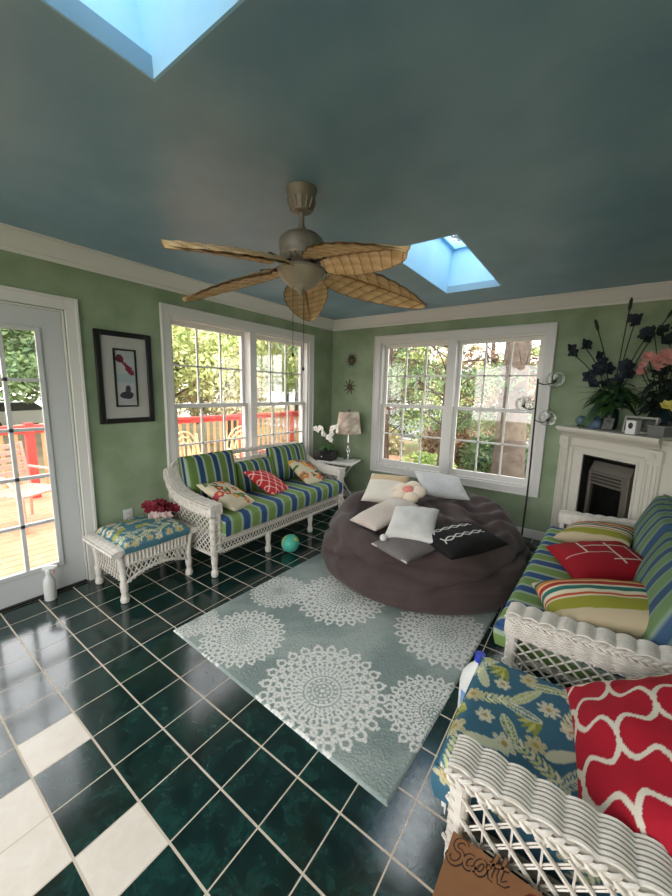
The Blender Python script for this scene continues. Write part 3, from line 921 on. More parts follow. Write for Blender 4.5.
mb = MB(); mb.npgrid(rugP, cols)
rugm = print_mat('shag_pile', rough=.95, bump=.25, bscale=300, sheen=.0)
o = obj('shag_rug', mb, rugm, angle=180, loc=(RX0, RY0, 0), rot=(0, 0, RA))
tag(o, 'pale grey-green shag rug with white lace medallions on the floor', 'rug')

# ---------------------------------------------------------------- bean bag
CX, CY, RXB, RYB = 1.98, 2.43, .88, .86
BP = [(0, .48), (.35, .475), (.6, .47), (.78, .48), (.9, .40), (.98, .27), (1.0, .18)]
def bag_z(x, y):
    rho = math.hypot((x - CX) / RXB, (y - CY) / RYB)
    return float(np.interp(rho, [a for a, _ in BP], [b for _, b in BP])) * (1 + .24 * (y - CY) / RYB)
prof_b = path_sampler([(0.0, 0, .48), (.2, 0, .48), (.4, 0, .475), (.58, 0, .465), (.70, 0, .485), (.80, 0, .475), (.9, 0, .40), (.98, 0, .28), (1.0, 0, .17), (.985, 0, .08), (.93, 0, .02), (.85, 0, .0)])
na, npf = 200, 90
P = np.zeros((npf, na + 1, 3))
for i in range(npf):
    p = prof_b(i / (npf - 1))
    for j in range(na + 1):
        q = 2 * PI * j / na
        P[i, j] = (p.x * RXB * math.cos(q), p.x * RYB * math.sin(q), p.z)
P[:, -1] = P[:, 0]
P[..., 2] *= 1 + .24 * P[..., 1] / RYB
an = np.arctan2(P[..., 1], P[..., 0]); rr = np.hypot(P[..., 0] / RXB, P[..., 1] / RYB)
side = np.clip((rr - .55) / .4, 0, 1) * np.clip(P[..., 2] / .08, 0, 1)
C3 = np.stack([np.cos(an) * 2, np.sin(an) * 2, P[..., 2] * 3], -1)
fo = .045 * fbm(C3, 2.0, 3, 3) + .018 * np.sin(an * 11 + P[..., 2] * 16 + 2 * np.sin(an * 3)) * np.clip(P[..., 2] / .3, 0, 1)
# long sagging creases round the rim
for a0, z0, amp, wd in ((-2.45, .30, .024, .022), (-1.85, .27, .022, .02), (-1.3, .33, .020, .020), (-.75, .25, .022, .020), (-.2, .33, .024, .024), (2.6, .36, .026, .022), (-1.0, .16, .016, .018)):
    dd = np.mod(an - a0 + PI, 2 * PI) - PI
    line = z0 - .10 * np.abs(dd) + .05 * np.sin(dd * 3)
    fo -= 1.9 * amp * np.exp(-((P[..., 2] - line) / wd) ** 2) * np.exp(-(dd / .7) ** 2)
P[..., 0] *= 1 + side * fo * 1.1; P[..., 1] *= 1 + side * fo * 1.1
topm = np.clip((P[..., 2] - .3) / .12, 0, 1)
front = np.clip(.6 - P[..., 1] / RYB, 0, 1)
P[..., 2] += topm * front * (.030 * np.exp(-((rr - .80) / .09) ** 2) - .045 * np.exp(-((rr - .63 - .04 * np.sin(an * 5)) / .055) ** 2))
wr = .050 * fbm(P[..., :2], 6, 3, 8) + .026 * np.sin(P[..., 1] * 26 + 5 * np.sin(P[..., 0] * 5)) * np.exp(-((P[..., 0] - .45) / .3) ** 2 - ((P[..., 1] - .15) / .35) ** 2) + .022 * np.sin(P[..., 0] * 21 + 4 * np.sin(P[..., 1] * 6)) * np.exp(-((P[..., 1] - .2) / .45) ** 2) * np.clip((P[..., 0] + .1) / .3, 0, 1)
P[..., 2] += topm * wr
P[:, -1] = P[:, 0]
P[..., 2] += .016
mb = MB(); mb.npgrid(P[::-1])
o = obj('bean_bag', mb, mat('charcoal_plum_suede', rgb(68, 54, 53), .9, var=rgb(80, 66, 64), vscale=5, bump=.12, bscale=180, sheen=.12), angle=180, loc=(CX, CY, 0))
tag(o, 'huge dark charcoal suede bean bag on the rug below the back window', 'bean bag')

# ---------------------------------------------------------------- throw pillows
def pillow(name, label, group, w, h, t, fn, loc, rot, n=48, **k):
    mm = k.pop('material', M['fabric'])
    o = obj(name, pillow_mesh(w, h, t, fn, n=n, **k), mm, loc=loc, rot=rot, angle=120)
    return tag(o, label, 'pillow', group)
def E(tx, ty, rz):   # tip about x then y, spin about z
    return (Matrix.Rotation(rz, 3, 'Z')).to_euler() if False else Euler((tx, ty, rz), 'XYZ')
BG = 'pillows on the bean bag'
fur = print_mat('fluffy_pile', rough=1.0, bump=.6, bscale=160, sheen=.4)
def cream(x, y):
    c = plain(x, y, (222, 214, 200), (232, 226, 214), 30, 2); m = (fbm(np.stack([x, y], -1), 12, 3, 4) > .2) & (y > .06); c[m] = arr(206, 178, 140); return c
pillow('throw_pillow', 'cream fluffy pillow with tan patch at the back of the bean bag', BG, .40, .36, .13, cream, (1.55, 2.56, .60), E(.62, -.05, .15), material=fur)
pillow('throw_pillow', 'white nubby pillow resting just under the back window', BG, .46, .40, .13, lambda x, y: plain(x, y, (222, 222, 222), (196, 198, 200), 120, 6), (2.0, 2.84, .655), E(.30, .12, .62), material=fur)
pillow('throw_pillow', 'long pale beige plush pillow on the left half of the bean bag', BG, .62, .26, .13, lambda x, y: plain(x, y, (206, 190, 178), (222, 210, 200), 50, 7), (1.80, 2.10, .535), E(.06, -.10, 1.42), material=fur)
pillow('throw_pillow', 'plain white square pillow in the middle of the bean bag', BG, .36, .47, .15, lambda x, y: plain(x, y, (226, 224, 220), (214, 212, 208), 20, 8), (2.09, 1.99, .545), E(.20, -.05, .28), fold=.008)
def grey(x, y):
    c = plain(x, y, (110, 104, 104), (122, 116, 114), 60, 9); e = np.maximum(np.abs(x) / .20, np.abs(y) / .15); c[e > .96] = arr(206, 198, 190); return c
g_p = pillow('throw_pillow', 'small grey pillow with pale piping and a pompom at the front', BG, .36, .30, .10, grey, (2.13, 1.75, .455), E(.10, .0, -.35))
mb = MB(); mb.sphere((0, 0, 0), .026, 14, 10)
o = obj('pompom', mb, mat('white_yarn', rgb(236, 232, 226), 1.0, bump=.5, bscale=300), g_p, loc=(-.115, -.085, .050)); o['label'] = 'white pompom'
def black_knots(x, y):
    c = plain(x, y, (20, 19, 20), (28, 26, 27), 60, 3)
    for off_ in (.075, -.055):
        t = (x + .02) * 42
        for s_ in (1, -1):
            m = (np.abs((y - off_) - s_ * .017 * np.sin(t)) < .0055) & (x > -.17) & (x < .16); c[m] = arr(216, 212, 206)
        m = (np.abs(x + .175 + .35 * np.abs(y - off_) ) < .005) & (np.abs(y - off_) < .035); c[m] = arr(216, 212, 206)
    return c
pillow('throw_pillow', 'black pillow with white chain embroidery on the bean bag', BG, .50, .42, .14, black_knots, (2.44, 2.01, .505), E(.02, -.06, 1.02), n=130)
# flower shaped plush
fl = thing('flower_pillow', 'cream flower-shaped plush pillow with pink centre among the white pillows', 'pillow', (1.82, 2.50, .625), 0, BG)
plush = mat('cream_plush', rgb(238, 220, 196), 1.0, bump=.4, bscale=260, sheen=.4)
mb = MB()
for k in range(5):
    q = 2 * PI * k / 5 + .3
    mb.sphere((.088 * math.cos(q), .088 * math.sin(q), 0), .075, 18, 12, sc=(1, 1, .62))
mb.sphere((0, 0, 0), .09, 18, 12, sc=(1, 1, .5))
body = obj('petals', mb, plush, fl, rot=(.4, 0, 0))
mb = MB(); mb.sphere((0, 0, .028), .055, 18, 12, sc=(1, 1, .55))
o = obj('flower_center', mb, mat('pink_plush', rgb(236, 150, 140), 1.0, bump=.4, bscale=260), fl, rot=(.4, 0, 0)); o['label'] = 'pink plush centre'

# pillows of the left sofa
G2 = 'pillows on the left sofa'
pillow('throw_pillow', 'cream floral pillow at the near end of the left sofa', G2, .44, .44, .14, lambda x, y: blossoms(x, y, 3), (.50, 1.52, .565), E(-.22, .42, .25), n=110)
pillow('throw_pillow', 'red diamond trellis pillow in the middle of the left sofa', G2, .42, .40, .13, lambda x, y: trellis(x, y), (.43, 2.08, .57), E(-.2, .45, .15), n=110)
pillow('throw_pillow', 'bright floral pillow at the far end of the left sofa', G2, .46, .42, .13, lambda x, y: blossoms(x, y, 11, base=(216, 206, 176), n=34), (.45, 2.68, .575), E(-.25, .5, -.1), n=110)
# pillows of the right sofa
G3 = 'pillows on the right sofa'
def multi(ph):
    seq = [((200, 182, 152), .10), ((150, 148, 56), .07), ((218, 206, 176), .014), ((190, 80, 50), .012), ((226, 214, 188), .03), ((46, 112, 104), .03), ((226, 214, 188), .02), ((176, 54, 44), .035), ((226, 200, 150), .014), ((206, 120, 60), .03), ((46, 112, 104), .025), ((200, 182, 152), .08)]
    def f(x, y):
        c = np.empty(x.shape + (3,)); c[:] = arr(196, 178, 148); e = -.22 + ph
        for col, wd in seq:
            c[(y >= e) & (y < e + wd)] = arr(*col); e += wd
        return c
    return f
pillow('throw_pillow', 'multicoloured striped pillow farthest along the right sofa', G3, .44, .46, .17, multi(-.07), (3.25, 2.60, .555), E(-.04, -.20, -.25), n=90)
def redlines(x, y):
    c = plain(x, y, (160, 24, 38), (150, 20, 34), 30, 2)
    for m in ((np.abs(y + .02) < .004) & (x > -.2) & (x < .06), (np.abs(x - .06) < .004) & (y > -.14) & (y < .12), (np.abs(y - .075) < .004) & (x > -.08), (np.abs(x + .08) < .004) & (y > -.02) & (y < .14), (np.abs(x - .15) < .004) & (y < .08), (np.abs(y + .10) < .004) & (x > .02)):
        c[m] = arr(222, 206, 196)
    return c
pillow('throw_pillow', 'plain red pillow with thin white line squares between two striped pillows', G3, .46, .48, .16, redlines, (3.26, 2.08, .555), E(.02, -.16, .42), n=110)
pillow('throw_pillow', 'multicoloured striped pillow nearest the front arm of the right sofa', G3, .56, .40, .19, multi(0.0), (3.275, 1.47, .575), E(.02, -.16, .30), n=90)
# pillow on the armchair
pillow('throw_pillow', 'red and white quatrefoil pillow on the armchair', None, .58, .60, .18, lambda x, y: quatrefoil(x + .02, y + .03, .112, .15), (3.425, .69, .625), E(-.02, -.56, .11), n=200, fold=.006)

# ---------------------------------------------------------------- ball, spray bottle, jug
mb = MB()
a = np.linspace(0, PI, 40); b = np.linspace(0, 2 * PI, 73)
A_, B_ = np.meshgrid(a, b, indexing='ij')
S3 = np.stack([np.sin(A_) * np.cos(B_), np.sin(A_) * np.sin(B_), np.cos(A_)], -1)
f_ = fbm(S3, 3.2, 4, 6); cc = np.empty(f_.shape + (3,)); cc[:] = arr(86, 190, 168); cc[f_ > .08] = arr(112, 186, 112); cc[f_ > .3] = arr(190, 206, 130)
mb.npgrid(S3 * .085, cc)
bm_ = print_mat('shiny_vinyl', rough=.3, bump=0.0)
o = obj('toy_globe_ball', mb, bm_, angle=180, loc=(.905, 1.90, .085)); tag(o, 'small turquoise and green globe ball on the tiles by the sofa', 'ball')
sp = thing('spray_bottle', 'white plastic spray bottle standing on the tiles against the door', 'bottle', (.085, .262, 0), .9)
mb = MB(); mb.lathe([(.030, 0), (.036, .004), (.037, .02), (.037, .13), (.034, .15), (.020, .178), (.0145, .19), (.0145, .205)], 24)
obj('bottle_body', mb, mat('milky_plastic', rgb(214, 214, 212), .35), sp)
mb = MB(); mb.lathe([(.0165, .204), (.0165, .228), (.012, .232)], 18); mb.box((.012, 0, .246), (.07, .022, .026)); mb.box((.052, 0, .25), (.016, .016, .016)); mb.box((-.022, 0, .238), (.02, .018, .02))
obj('spray_head', mb, M['white_plastic'], sp, bevel=.004)
mb = MB(); mb.tube([V(.03, 0, .236), V(.036, 0, .215), V(.03, 0, .195)], .0045, n=8); obj('trigger', mb, mat('red_plastic', rgb(190, 120, 110), .4), sp)
jg = thing('bleach_jug', 'white plastic jug with a blue cap behind the armchair cushion', 'jug', (2.812, 1.165, 0), 2.0)
mb = MB()
sec = []
for z, a_, b_ in ((0, .05, .06), (.01, .058, .072), (.15, .058, .072), (.20, .054, .064), (.24, .036, .04), (.262, .02, .022), (.285, .02, .02)):
    sec.append([(a_ * math.cos(q) * (1 if abs(math.cos(q)) < .7 else .95), b_ * math.sin(q), z) for q in np.linspace(0, 2 * PI, 25)[:-1]])
mb.v = [(x * 1.15, y * 1.15, z) for x, y, z in mb.v] if mb.v else mb.v; mb.loft([[(x * 1.15, y * 1.15, z) for x, y, z in r] for r in sec]); obj('jug_body', mb, M['white_plastic'], jg)
mb = MB(); mb.lathe([(.024, .276), (.024, .31), (.021, .314)], 20); obj('cap', mb, mat('blue_plastic', rgb(30, 60, 190), .35), jg)
mb = MB(); mb.tube([V(0, -.03, .262), V(0, -.062, .25), V(0, -.082, .21), V(0, -.074, .17)], .011, n=10); obj('jug_handle', mb, M['white_plastic'], jg)
mb = MB(); sec = []
for z in (.05, .13): sec.append([(-.0682 * math.cos(q), .0840 * math.sin(q), z) for q in np.linspace(-1.2, 1.2, 17)])
mb.loft(sec, closed=False); obj('paper_label', mb, mat('pale_blue_paper', rgb(120, 160, 214), .6), jg)

# ---------------------------------------------------------------- carton with cursive lettering
bx = thing('cardboard_box', 'brown cardboard carton with cursive lettering in front of the armchair', 'box', (2.952, .296, 0), 0)
card = mat('brown_corrugated_cardboard', rgb(150, 104, 68), .85, var=rgb(138, 94, 60), vscale=9, bump=.03, bscale=200)
bw, bd, bh = .42, .42, .44
mb = MB(); mb.b2((0, -bd, 0), (bw, 0, bh - .004)); obj('box_body', mb, card, bx, smooth=False)
for i, (y0_, y1_) in enumerate(((-bd, -bd / 2 - .0015), (-bd / 2 + .0015, 0))):
    mb = MB(); mb.b2((0, y0_, bh - .004), (bw, y1_, bh)); obj('top_flap', mb, card, bx, smooth=False)
ink = mat('dark_brown_ink', rgb(62, 40, 30), .8); ink2 = mat('dark_red_ink', rgb(110, 34, 26), .8)
def arc(cx, cy, rx, ry, a0, a1, n=14): return [(cx + rx * math.cos(math.radians(a0 + (a1 - a0) * i / n)), cy + ry * math.sin(math.radians(a0 + (a1 - a0) * i / n))) for i in range(n + 1)]
letters = [
    arc(.30, .78, .20, .20, 20, 180) + arc(.30, .78, .20, .22, 180, 250)[1:] + arc(.26, .30, .24, .28, 75, -150)[1:] + [(-.02, .22), (.0, .36)],   # S
    arc(.78, .30, .17, .24, 60, 300),                                                     # c
    arc(1.20, .28, .17, .25, 90, 450),                                                    # o
    [(1.60, 1.0), (1.56, .6), (1.55, .22), (1.60, .06), (1.70, .05)],                      # t
    [(1.92, 1.0), (1.88, .6), (1.87, .22), (1.93, .04), (2.08, .04), (2.22, .16)],         # t
    [(1.44, .56), (1.75, .59), (2.10, .62)],                                              # cross bar
    [(.92, .10), (1.02, .16), (1.08, .2)], [(1.36, .36), (1.46, .42), (1.54, .46)],
]
def ribbon(mb, pts, w, z):
    n = len(pts); vs = []
    for i in range(n):
        a = pts[max(i - 1, 0)]; b = pts[min(i + 1, n - 1)]
        dx, dy = b[0] - a[0], b[1] - a[1]; l = math.hypot(dx, dy) or 1
        vs += [(pts[i][0] - dy / l * w, pts[i][1] + dx / l * w, z), (pts[i][0] + dy / l * w, pts[i][1] - dx / l * w, z)]
    mb.add(vs, [(2 * i + 1, 2 * i + 3, 2 * i + 2, 2 * i) for i in range(n - 1)])
sc_ = .058; ox, oy = .003, -.070
tf = lambda L_: [(ox + (x + .12 * y) * sc_, oy + y * sc_ * 1.02 + x * sc_ * .27) for x, y in L_]
for nm, w_, z_, mm in (('lettering', .0062, bh + .0006, ink), ('lettering', .0032, bh + .0012, card)):
    mb = MB()
    for L_ in letters: ribbon(mb, tf(L_), w_, z_)
    obj(nm, mb, mm, bx, smooth=False)
mb = MB(); ribbon(mb, [(.165, -.040), (.178, -.022), (.20, -.014), (.225, -.016), (.25, -.03)], .008, bh + .0006); obj('lettering', mb, ink2, bx, smooth=False)
# ================================================================ ceiling fan
fan = thing('ceiling_fan', 'ceiling fan with five palm leaf blades and a frosted bowl light', 'ceiling fan', (1.86, .945, H))
pew = mat('weathered_pewter', rgb(150, 142, 130), .5, metal=.35, var=rgb(128, 120, 110), vscale=20)
mb = MB(); mb.lathe([(.03, -.105), (.045, -.10), (.062, -.06), (.068, -.045), (.066, -.03), (.074, -.012), (.074, 0)], 28)
for k in range(14):
    q = 2 * PI * k / 14
    mb.tube([V(.066 * math.cos(q), .066 * math.sin(q), -.05), V(.05 * math.cos(q), .05 * math.sin(q), -.092)], .006, n=5)
obj('canopy', mb, pew, fan)
mb = MB(); mb.lathe([(.013, -.20), (.013, -.10)], 14); mb.lathe([(.026, -.20), (.02, -.175), (.016, -.165)], 16); obj('downrod', mb, pew, fan)
mb = MB(); mb.lathe([(.05, -.335), (.088, -.33), (.104, -.315), (.108, -.30), (.104, -.29), (.108, -.275), (.110, -.24), (.104, -.225), (.085, -.208), (.05, -.198), (.02, -.194)], 36)
for k in range(22):
    q = 2 * PI * k / 22
    mb.tube([V(.105 * math.cos(q), .105 * math.sin(q), -.312), V(.088 * math.cos(q), .088 * math.sin(q), -.332)], .006, n=5)
obj('motor_housing', mb, pew, fan)
mb = MB(); mb.lathe([(.065, -.365), (.075, -.355), (.06, -.335)], 28); mb.lathe([(.118, -.374), (.122, -.366), (.1, -.36), (.05, -.36)], 32)
obj('light_fitter', mb, pew, fan)
mb = MB(); mb.lathe([(.008, -.462), (.035, -.456), (.065, -.44), (.095, -.412), (.112, -.385), (.116, -.37)], 36)
obj('glass_bowl', mb, mat('frosted_alabaster_glass', rgb(150, 142, 124), .35, var=rgb(168, 158, 138), vscale=12), fan)
mb = MB(); mb.lathe([(.004, -.488), (.010, -.482), (.012, -.47), (.016, -.462), (.012, -.456)], 16); obj('finial', mb, pew, fan)
for (x, y, l_) in ((.035, -.02, .40), (-.01, -.05, .33)):
    mb = MB(); mb.tube([V(x, y, -.45), V(x, y, -.45 - l_)], .0016, n=5); mb.lathe([(.003, -.46 - l_), (.007, -.452 - l_), (.003, -.44 - l_)], 8, c=(x, y, 0)); obj('pull_chain', mb, M['darkmetal'], fan)
bladem = print_mat('carved_palm_leaf_wood', rough=.5, bump=.08, bscale=60)
def leaf_blade():
    """broad carved palm leaf: midrib, slanting ribs and a lobed edge; root at x=.15, tip at x=.70"""
    nu, nv = 90, 34
    u = np.linspace(0, 1, nu); v = np.linspace(-1, 1, nv)
    U, Q = np.meshgrid(u, v, indexing='ij')
    hw = .142 * np.clip(np.sin(np.clip(U * .94 + .06, 0, 1) ** .8 * PI), 0, 1) ** .55 * (1 - .25 * U)
    hw = np.maximum(hw, .004) * (1 + .05 * np.abs(np.sin(U * 8 * PI)) - .02)
    x = .14 + .58 * U + .018 * (1 - np.abs(Q)) * U; y = hw * Q
    ph = (U * 9 + np.abs(Q) * hw * 9.5)
    rib = np.abs(np.mod(ph, 1) - .5) * 2
    z = .012 * (1 - np.abs(Q)) ** 1.5 * (1 - U) - .018 * np.abs(Q) ** 2 - .05 * U ** 1.6 + .004 * rib
    c = np.empty(U.shape + (3,)); c[:] = arr(196, 160, 112)
    t = np.clip(.5 + .8 * fbm(np.stack([x * 2, y * 6], -1), 20, 3, 4), 0, 1)[..., None]
    c = c * (1 - t) + arr(216, 184, 138) * t
    c[rib < .10] = arr(150, 104, 58); c[np.abs(Q) < .06] = arr(140, 98, 54); c[np.abs(Q) > .965] = arr(84, 60, 40)
    mb = MB(); P = np.stack([x, y, z], -1)
    mb.npgrid(P, c); mb.npgrid((P - np.array([0, 0, .008]))[::-1], c[::-1])
    return mb
bl_mb = leaf_blade(); first = None
for k in range(5):
    a = math.radians(-17 + 72 * k)
    arm_mb = MB(); arm_mb.tube([V(.09, 0, .012), V(.13, 0, -.004), V(.17, 0, .008), V(.22, 0, .010)], [.012, .009, .012, .016], n=8, flat=.5)
    if first is None:
        b = obj('blade', bl_mb, bladem, fan, angle=60); first = b
        ir = obj('blade_bracket', arm_mb, M['darkmetal'], b); ir0 = ir
    else:
        b = first.copy(); COL.objects.link(b); ir = ir0.copy(); COL.objects.link(ir); ir.parent = b
    b.location = (0, 0, -.345); b.rotation_euler = Euler((math.radians(-13), math.radians(5.4), a), 'XYZ')

# ================================================================ corner fireplace
fp = thing('corner_fireplace', 'white painted corner fireplace mantel with dark firebox', 'fireplace', (2.885, 3.72, 0), -PI / 4)
fw = mat('cream_mantel_paint', rgb(214, 210, 198), .5)
mb = MB()
S1 = 1.50
o0, o1, oz0, oz1 = .285, .79, .12, 1.005       # opening
def poly_body(mb, s0, s1, z0, z1, t0=0.0, tmax=None):
    f = lambda s: min(s + .025, 1.53 - s) if tmax is None else min(s + .025, 1.53 - s, tmax)
    ss = [s0 + (s1 - s0) * i / 8 for i in range(9)]
    poly = [(s0, t0), (s1, t0)] + [(s, max(f(s), t0 + .001)) for s in reversed(ss)]
    mb.prism(poly, z0, z1)
poly_body(mb, .0, o0, 0, 1.19); poly_body(mb, o1, S1, 0, 1.19); poly_body(mb, o0, o1, oz1, 1.19); poly_body(mb, o0, o1, 0, oz0)
poly_body(mb, o0, o1, oz0, oz1, t0=.42)
obj('surround', mb, fw, fp, smooth=False)
mb = MB()
# pilasters, plinths, panel moulding, frieze
for a, b in ((.02, .115), (.875, .985)):
    mb.b2((a, -.022, .14), (b, 0, 1.06)); mb.b2((a - .008, -.03, 0), (b + .008, 0, .14)); mb.b2((a + .015, -.03, .17), (a + .024, -.022, 1.03)); mb.b2((b - .024, -.03, .17), (b - .015, -.022, 1.03)); mb.b2(((a + b) / 2 - .006, -.028, .17), ((a + b) / 2 + .006, -.022, 1.03))
    mb.b2((a - .006, -.03, 1.06), (b + .006, 0, 1.145))
    X = Matrix.Translation(((a + b) / 2, -.03, 1.10)) @ Matrix.Rotation(PI / 2, 4, 'X')
    mb.lathe([(.022, 0), (.022, .006), (.015, .009), (.010, .006), (.006, .010)], 16, X=X)
for lo, hi in (((.15, 0), (.17, 1.06)), ((.845, 0), (.865, 1.06))): mb.b2((lo[0], -.014, lo[1]), (hi[0], 0, hi[1]))
mb.b2((.15, -.014, 1.045), (.865, 0, 1.065))
for lo, hi in (((o0 - .02, oz0), (o0, oz1 + .02)), ((o1, oz0), (o1 + .02, oz1 + .02))): mb.b2((lo[0], -.008, lo[1]), (hi[0], 0, hi[1]))
mb.b2((o0, -.008, oz1), (o1, 0, oz1 + .02))
mb.b2((.012, -.012, 1.072), (.985, 0, 1.076)); mb.b2((.125, -.012, 1.145), (.87, 0, 1.15))
obj('pilaster_moulding', mb, fw, fp, bevel=.003)
mb = MB()
shelf = [(-.0, 1.145), (-.02, 1.15), (-.03, 1.165), (-.045, 1.178), (-.07, 1.19), (-.085, 1.205), (-.085, 1.212), (-.105, 1.216), (-.105, 1.243), (-.06, 1.246), (0, 1.246), (0.0, 1.19)]
sec = []
for s_ in (.03, .95):
    sec.append([(s_ + (t if s_ < .5 else -t) * (.0 if s_ < .5 else 1) * .55, t, z) for t, z in shelf])
mb.loft(sec)
poly_body(mb, .035, .95, 1.191, 1.246)
poly_body(mb, .951, 1.49, 1.191, 1.225)
obj('mantel_shelf', mb, fw, fp, bevel=.002, angle=30)
mb = MB(); bz = mat('firebox_black', rgb(12, 11, 11), .6)
for lo, hi in (((o0 + .001, .001, oz0), (o0 + .012, .41, oz1)), ((o1 - .012, .12, oz0), (o1 - .001, .41, oz1)), ((o0 + .013, .395, oz0), (o1 - .013, .41, oz1)), ((o0 + .013, .002, oz1 - .012), (o1 - .013, .39, oz1 - .001)), ((o0 + .013, .002, oz0), (o1 - .013, .39, oz0 + .012))): mb.b2(lo, hi)
obj('firebox', mb, bz, fp, smooth=False)
stm = mat('grey_enamel', rgb(104, 98, 90), .45, metal=.2)
mb = MB()
a0, a1 = .302, .70
mb.b2((a0, .06, .135), (a0 + .035, .30, .86)); mb.b2((a1 - .06, .06, .135), (a1, .30, .86)); mb.b2((a0 + .035, .06, .74), (a1 - .06, .30, .86)); mb.b2((a0 + .035, .06, .135), (a1 - .06, .30, .22)); mb.b2((a0 + .035, .2, .22), (a1 - .06, .3, .74))
mb.prism([(.06, .86), (.30, .86), (.30, .95), (.10, .95)], a0 + .004, a1 - .004, X=Matrix(((0, 0, 1, 0), (1, 0, 0, 0), (0, 1, 0, 0), (0, 0, 0, 1))))
st = obj('stove_insert', mb, stm, fp, bevel=.006)
mb = MB()
for k in range(3): mb.b2((a0 + .04, .054, .765 + .03 * k), (a1 - .065, .06, .777 + .03 * k))
obj('louvre', mb, bz, st, smooth=False)
mb = MB(); mb.b2((a0 + .036, .09, .221), (a1 - .061, .1, .739)); obj('stove_window', mb, mat('dark_stove_glass', rgb(14, 13, 13), .12), st, smooth=False)

# ---------------------------------------------------------------- things on the mantel (placed in the mantel's own frame)
c45 = math.cos(PI / 4)
def mpos(s, t, z=1.247): return (2.885 + c45 * (s + t), 3.72 + c45 * (t - s), z)
gb = thing('glass_ball', 'clear blue-green glass ball on the left end of the mantel', 'ornament', mpos(.155, .05))
mb = MB(); mb.sphere((0, 0, .058), .046, 20, 14); obj('ball_body', mb, mat('blue_glass', rgb(96, 120, 128), .1), gb)
mb = MB(); mb.lathe([(.03, 0), (.032, .004), (.024, .012), (.022, .016)], 18); obj('stand', mb, M['darkmetal'], gb)
va = thing('blue_jar', 'small blue glazed jar on the mantel beside a small photo card', 'jar', mpos(.345, .02))
mb = MB(); mb.lathe([(.03, 0), (.045, .012), (.055, .04), (.05, .07), (.03, .09), (.024, .10), (.028, .106)], 22); obj('jar_body', mb, mat('blue_glaze', rgb(74, 102, 140), .3, var=rgb(120, 140, 160), vscale=25), va)
mb = MB(); mb.lathe([(.029, .106), (.018, .118), (.006, .122), (.008, .132), (.003, .138)], 16); obj('lid', mb, mat('blue_glaze_light', rgb(100, 126, 156), .3), va)
pc = thing('photo_card', 'small propped photo card between the blue jar and the silver frame', 'photo', mpos(.455, .03), -PI / 4)
mb = MB(); mb.box((0, 0, .055), (.10, .006, .10), X=Matrix.Rotation(-.16, 4, 'X')); obj('card', mb, mat('faded_photo', rgb(128, 128, 124), .5, var=rgb(84, 84, 84), vscale=40), pc)
mb = MB(); mb.box((0, .03, .035), (.03, .004, .07), X=Matrix.Rotation(.3, 4, 'X')); obj('easel_back', mb, M['black'], pc)
pf = thing('picture_frame', 'silver edged photo frame standing on the mantel behind the white box', 'picture frame', mpos(.70, .07), -PI / 4)
X = Matrix.Rotation(-.14, 4, 'X'); fw_, fh_ = .27, .135
mb = MB()
for lo, hi in (((-fw_ / 2, -.008, 0), (-fw_ / 2 + .014, .008, fh_)), ((fw_ / 2 - .014, -.008, 0), (fw_ / 2, .008, fh_)), ((-fw_ / 2 + .014, -.008, 0), (fw_ / 2 - .014, .008, .014)), ((-fw_ / 2 + .014, -.008, fh_ - .014), (fw_ / 2 - .014, .008, fh_))): mb.b2(lo, hi, X)
obj('frame', mb, mat('brushed_silver', rgb(176, 176, 172), .35, metal=.5), pf, smooth=False)
mb = MB(); mb.b2((-fw_ / 2 + .014, -.002, .014), (fw_ / 2 - .014, .004, fh_ - .014), X); obj('photo', mb, mat('dark_photo', rgb(92, 92, 90), .2, var=rgb(40, 42, 44), vscale=22), pf, smooth=False)
mb = MB(); mb.b2((-.02, .012, 0), (.02, .016, .1), Matrix.Rotation(.35, 4, 'X')); obj('easel_back', mb, M['black'], pf, smooth=False)
bh_ = thing('white_sensor_box', 'small white box with a black oval front standing on the mantel edge', 'box', mpos(.755, -.045), -PI / 4 + .35)
mb = MB(); mb.box((0, 0, .055), (.068, .10, .110)); obj('case', mb, M['white_plastic'], bh_, bevel=.006)
mb = MB(); mb.sphere((0, -.050, .068), .020, 16, 10, sc=(.8, .12, 1.25)); obj('oval_lens', mb, M['black'], bh_)
gy_ = thing('grey_box', 'grey box under the yellow flowers at the right end of the mantel', 'box', mpos(.905, .03), -PI / 4)
mb = MB(); mb.box((0, 0, .034), (.12, .10, .068)); obj('carton', mb, mat('grey_card', rgb(112, 112, 110), .6), gy_, bevel=.004)
mb = MB(); mb.box((0, 0, .075), (.124, .104, .014)); obj('lid', mb, mat('light_grey_card', rgb(132, 132, 130), .6), gy_, bevel=.003)

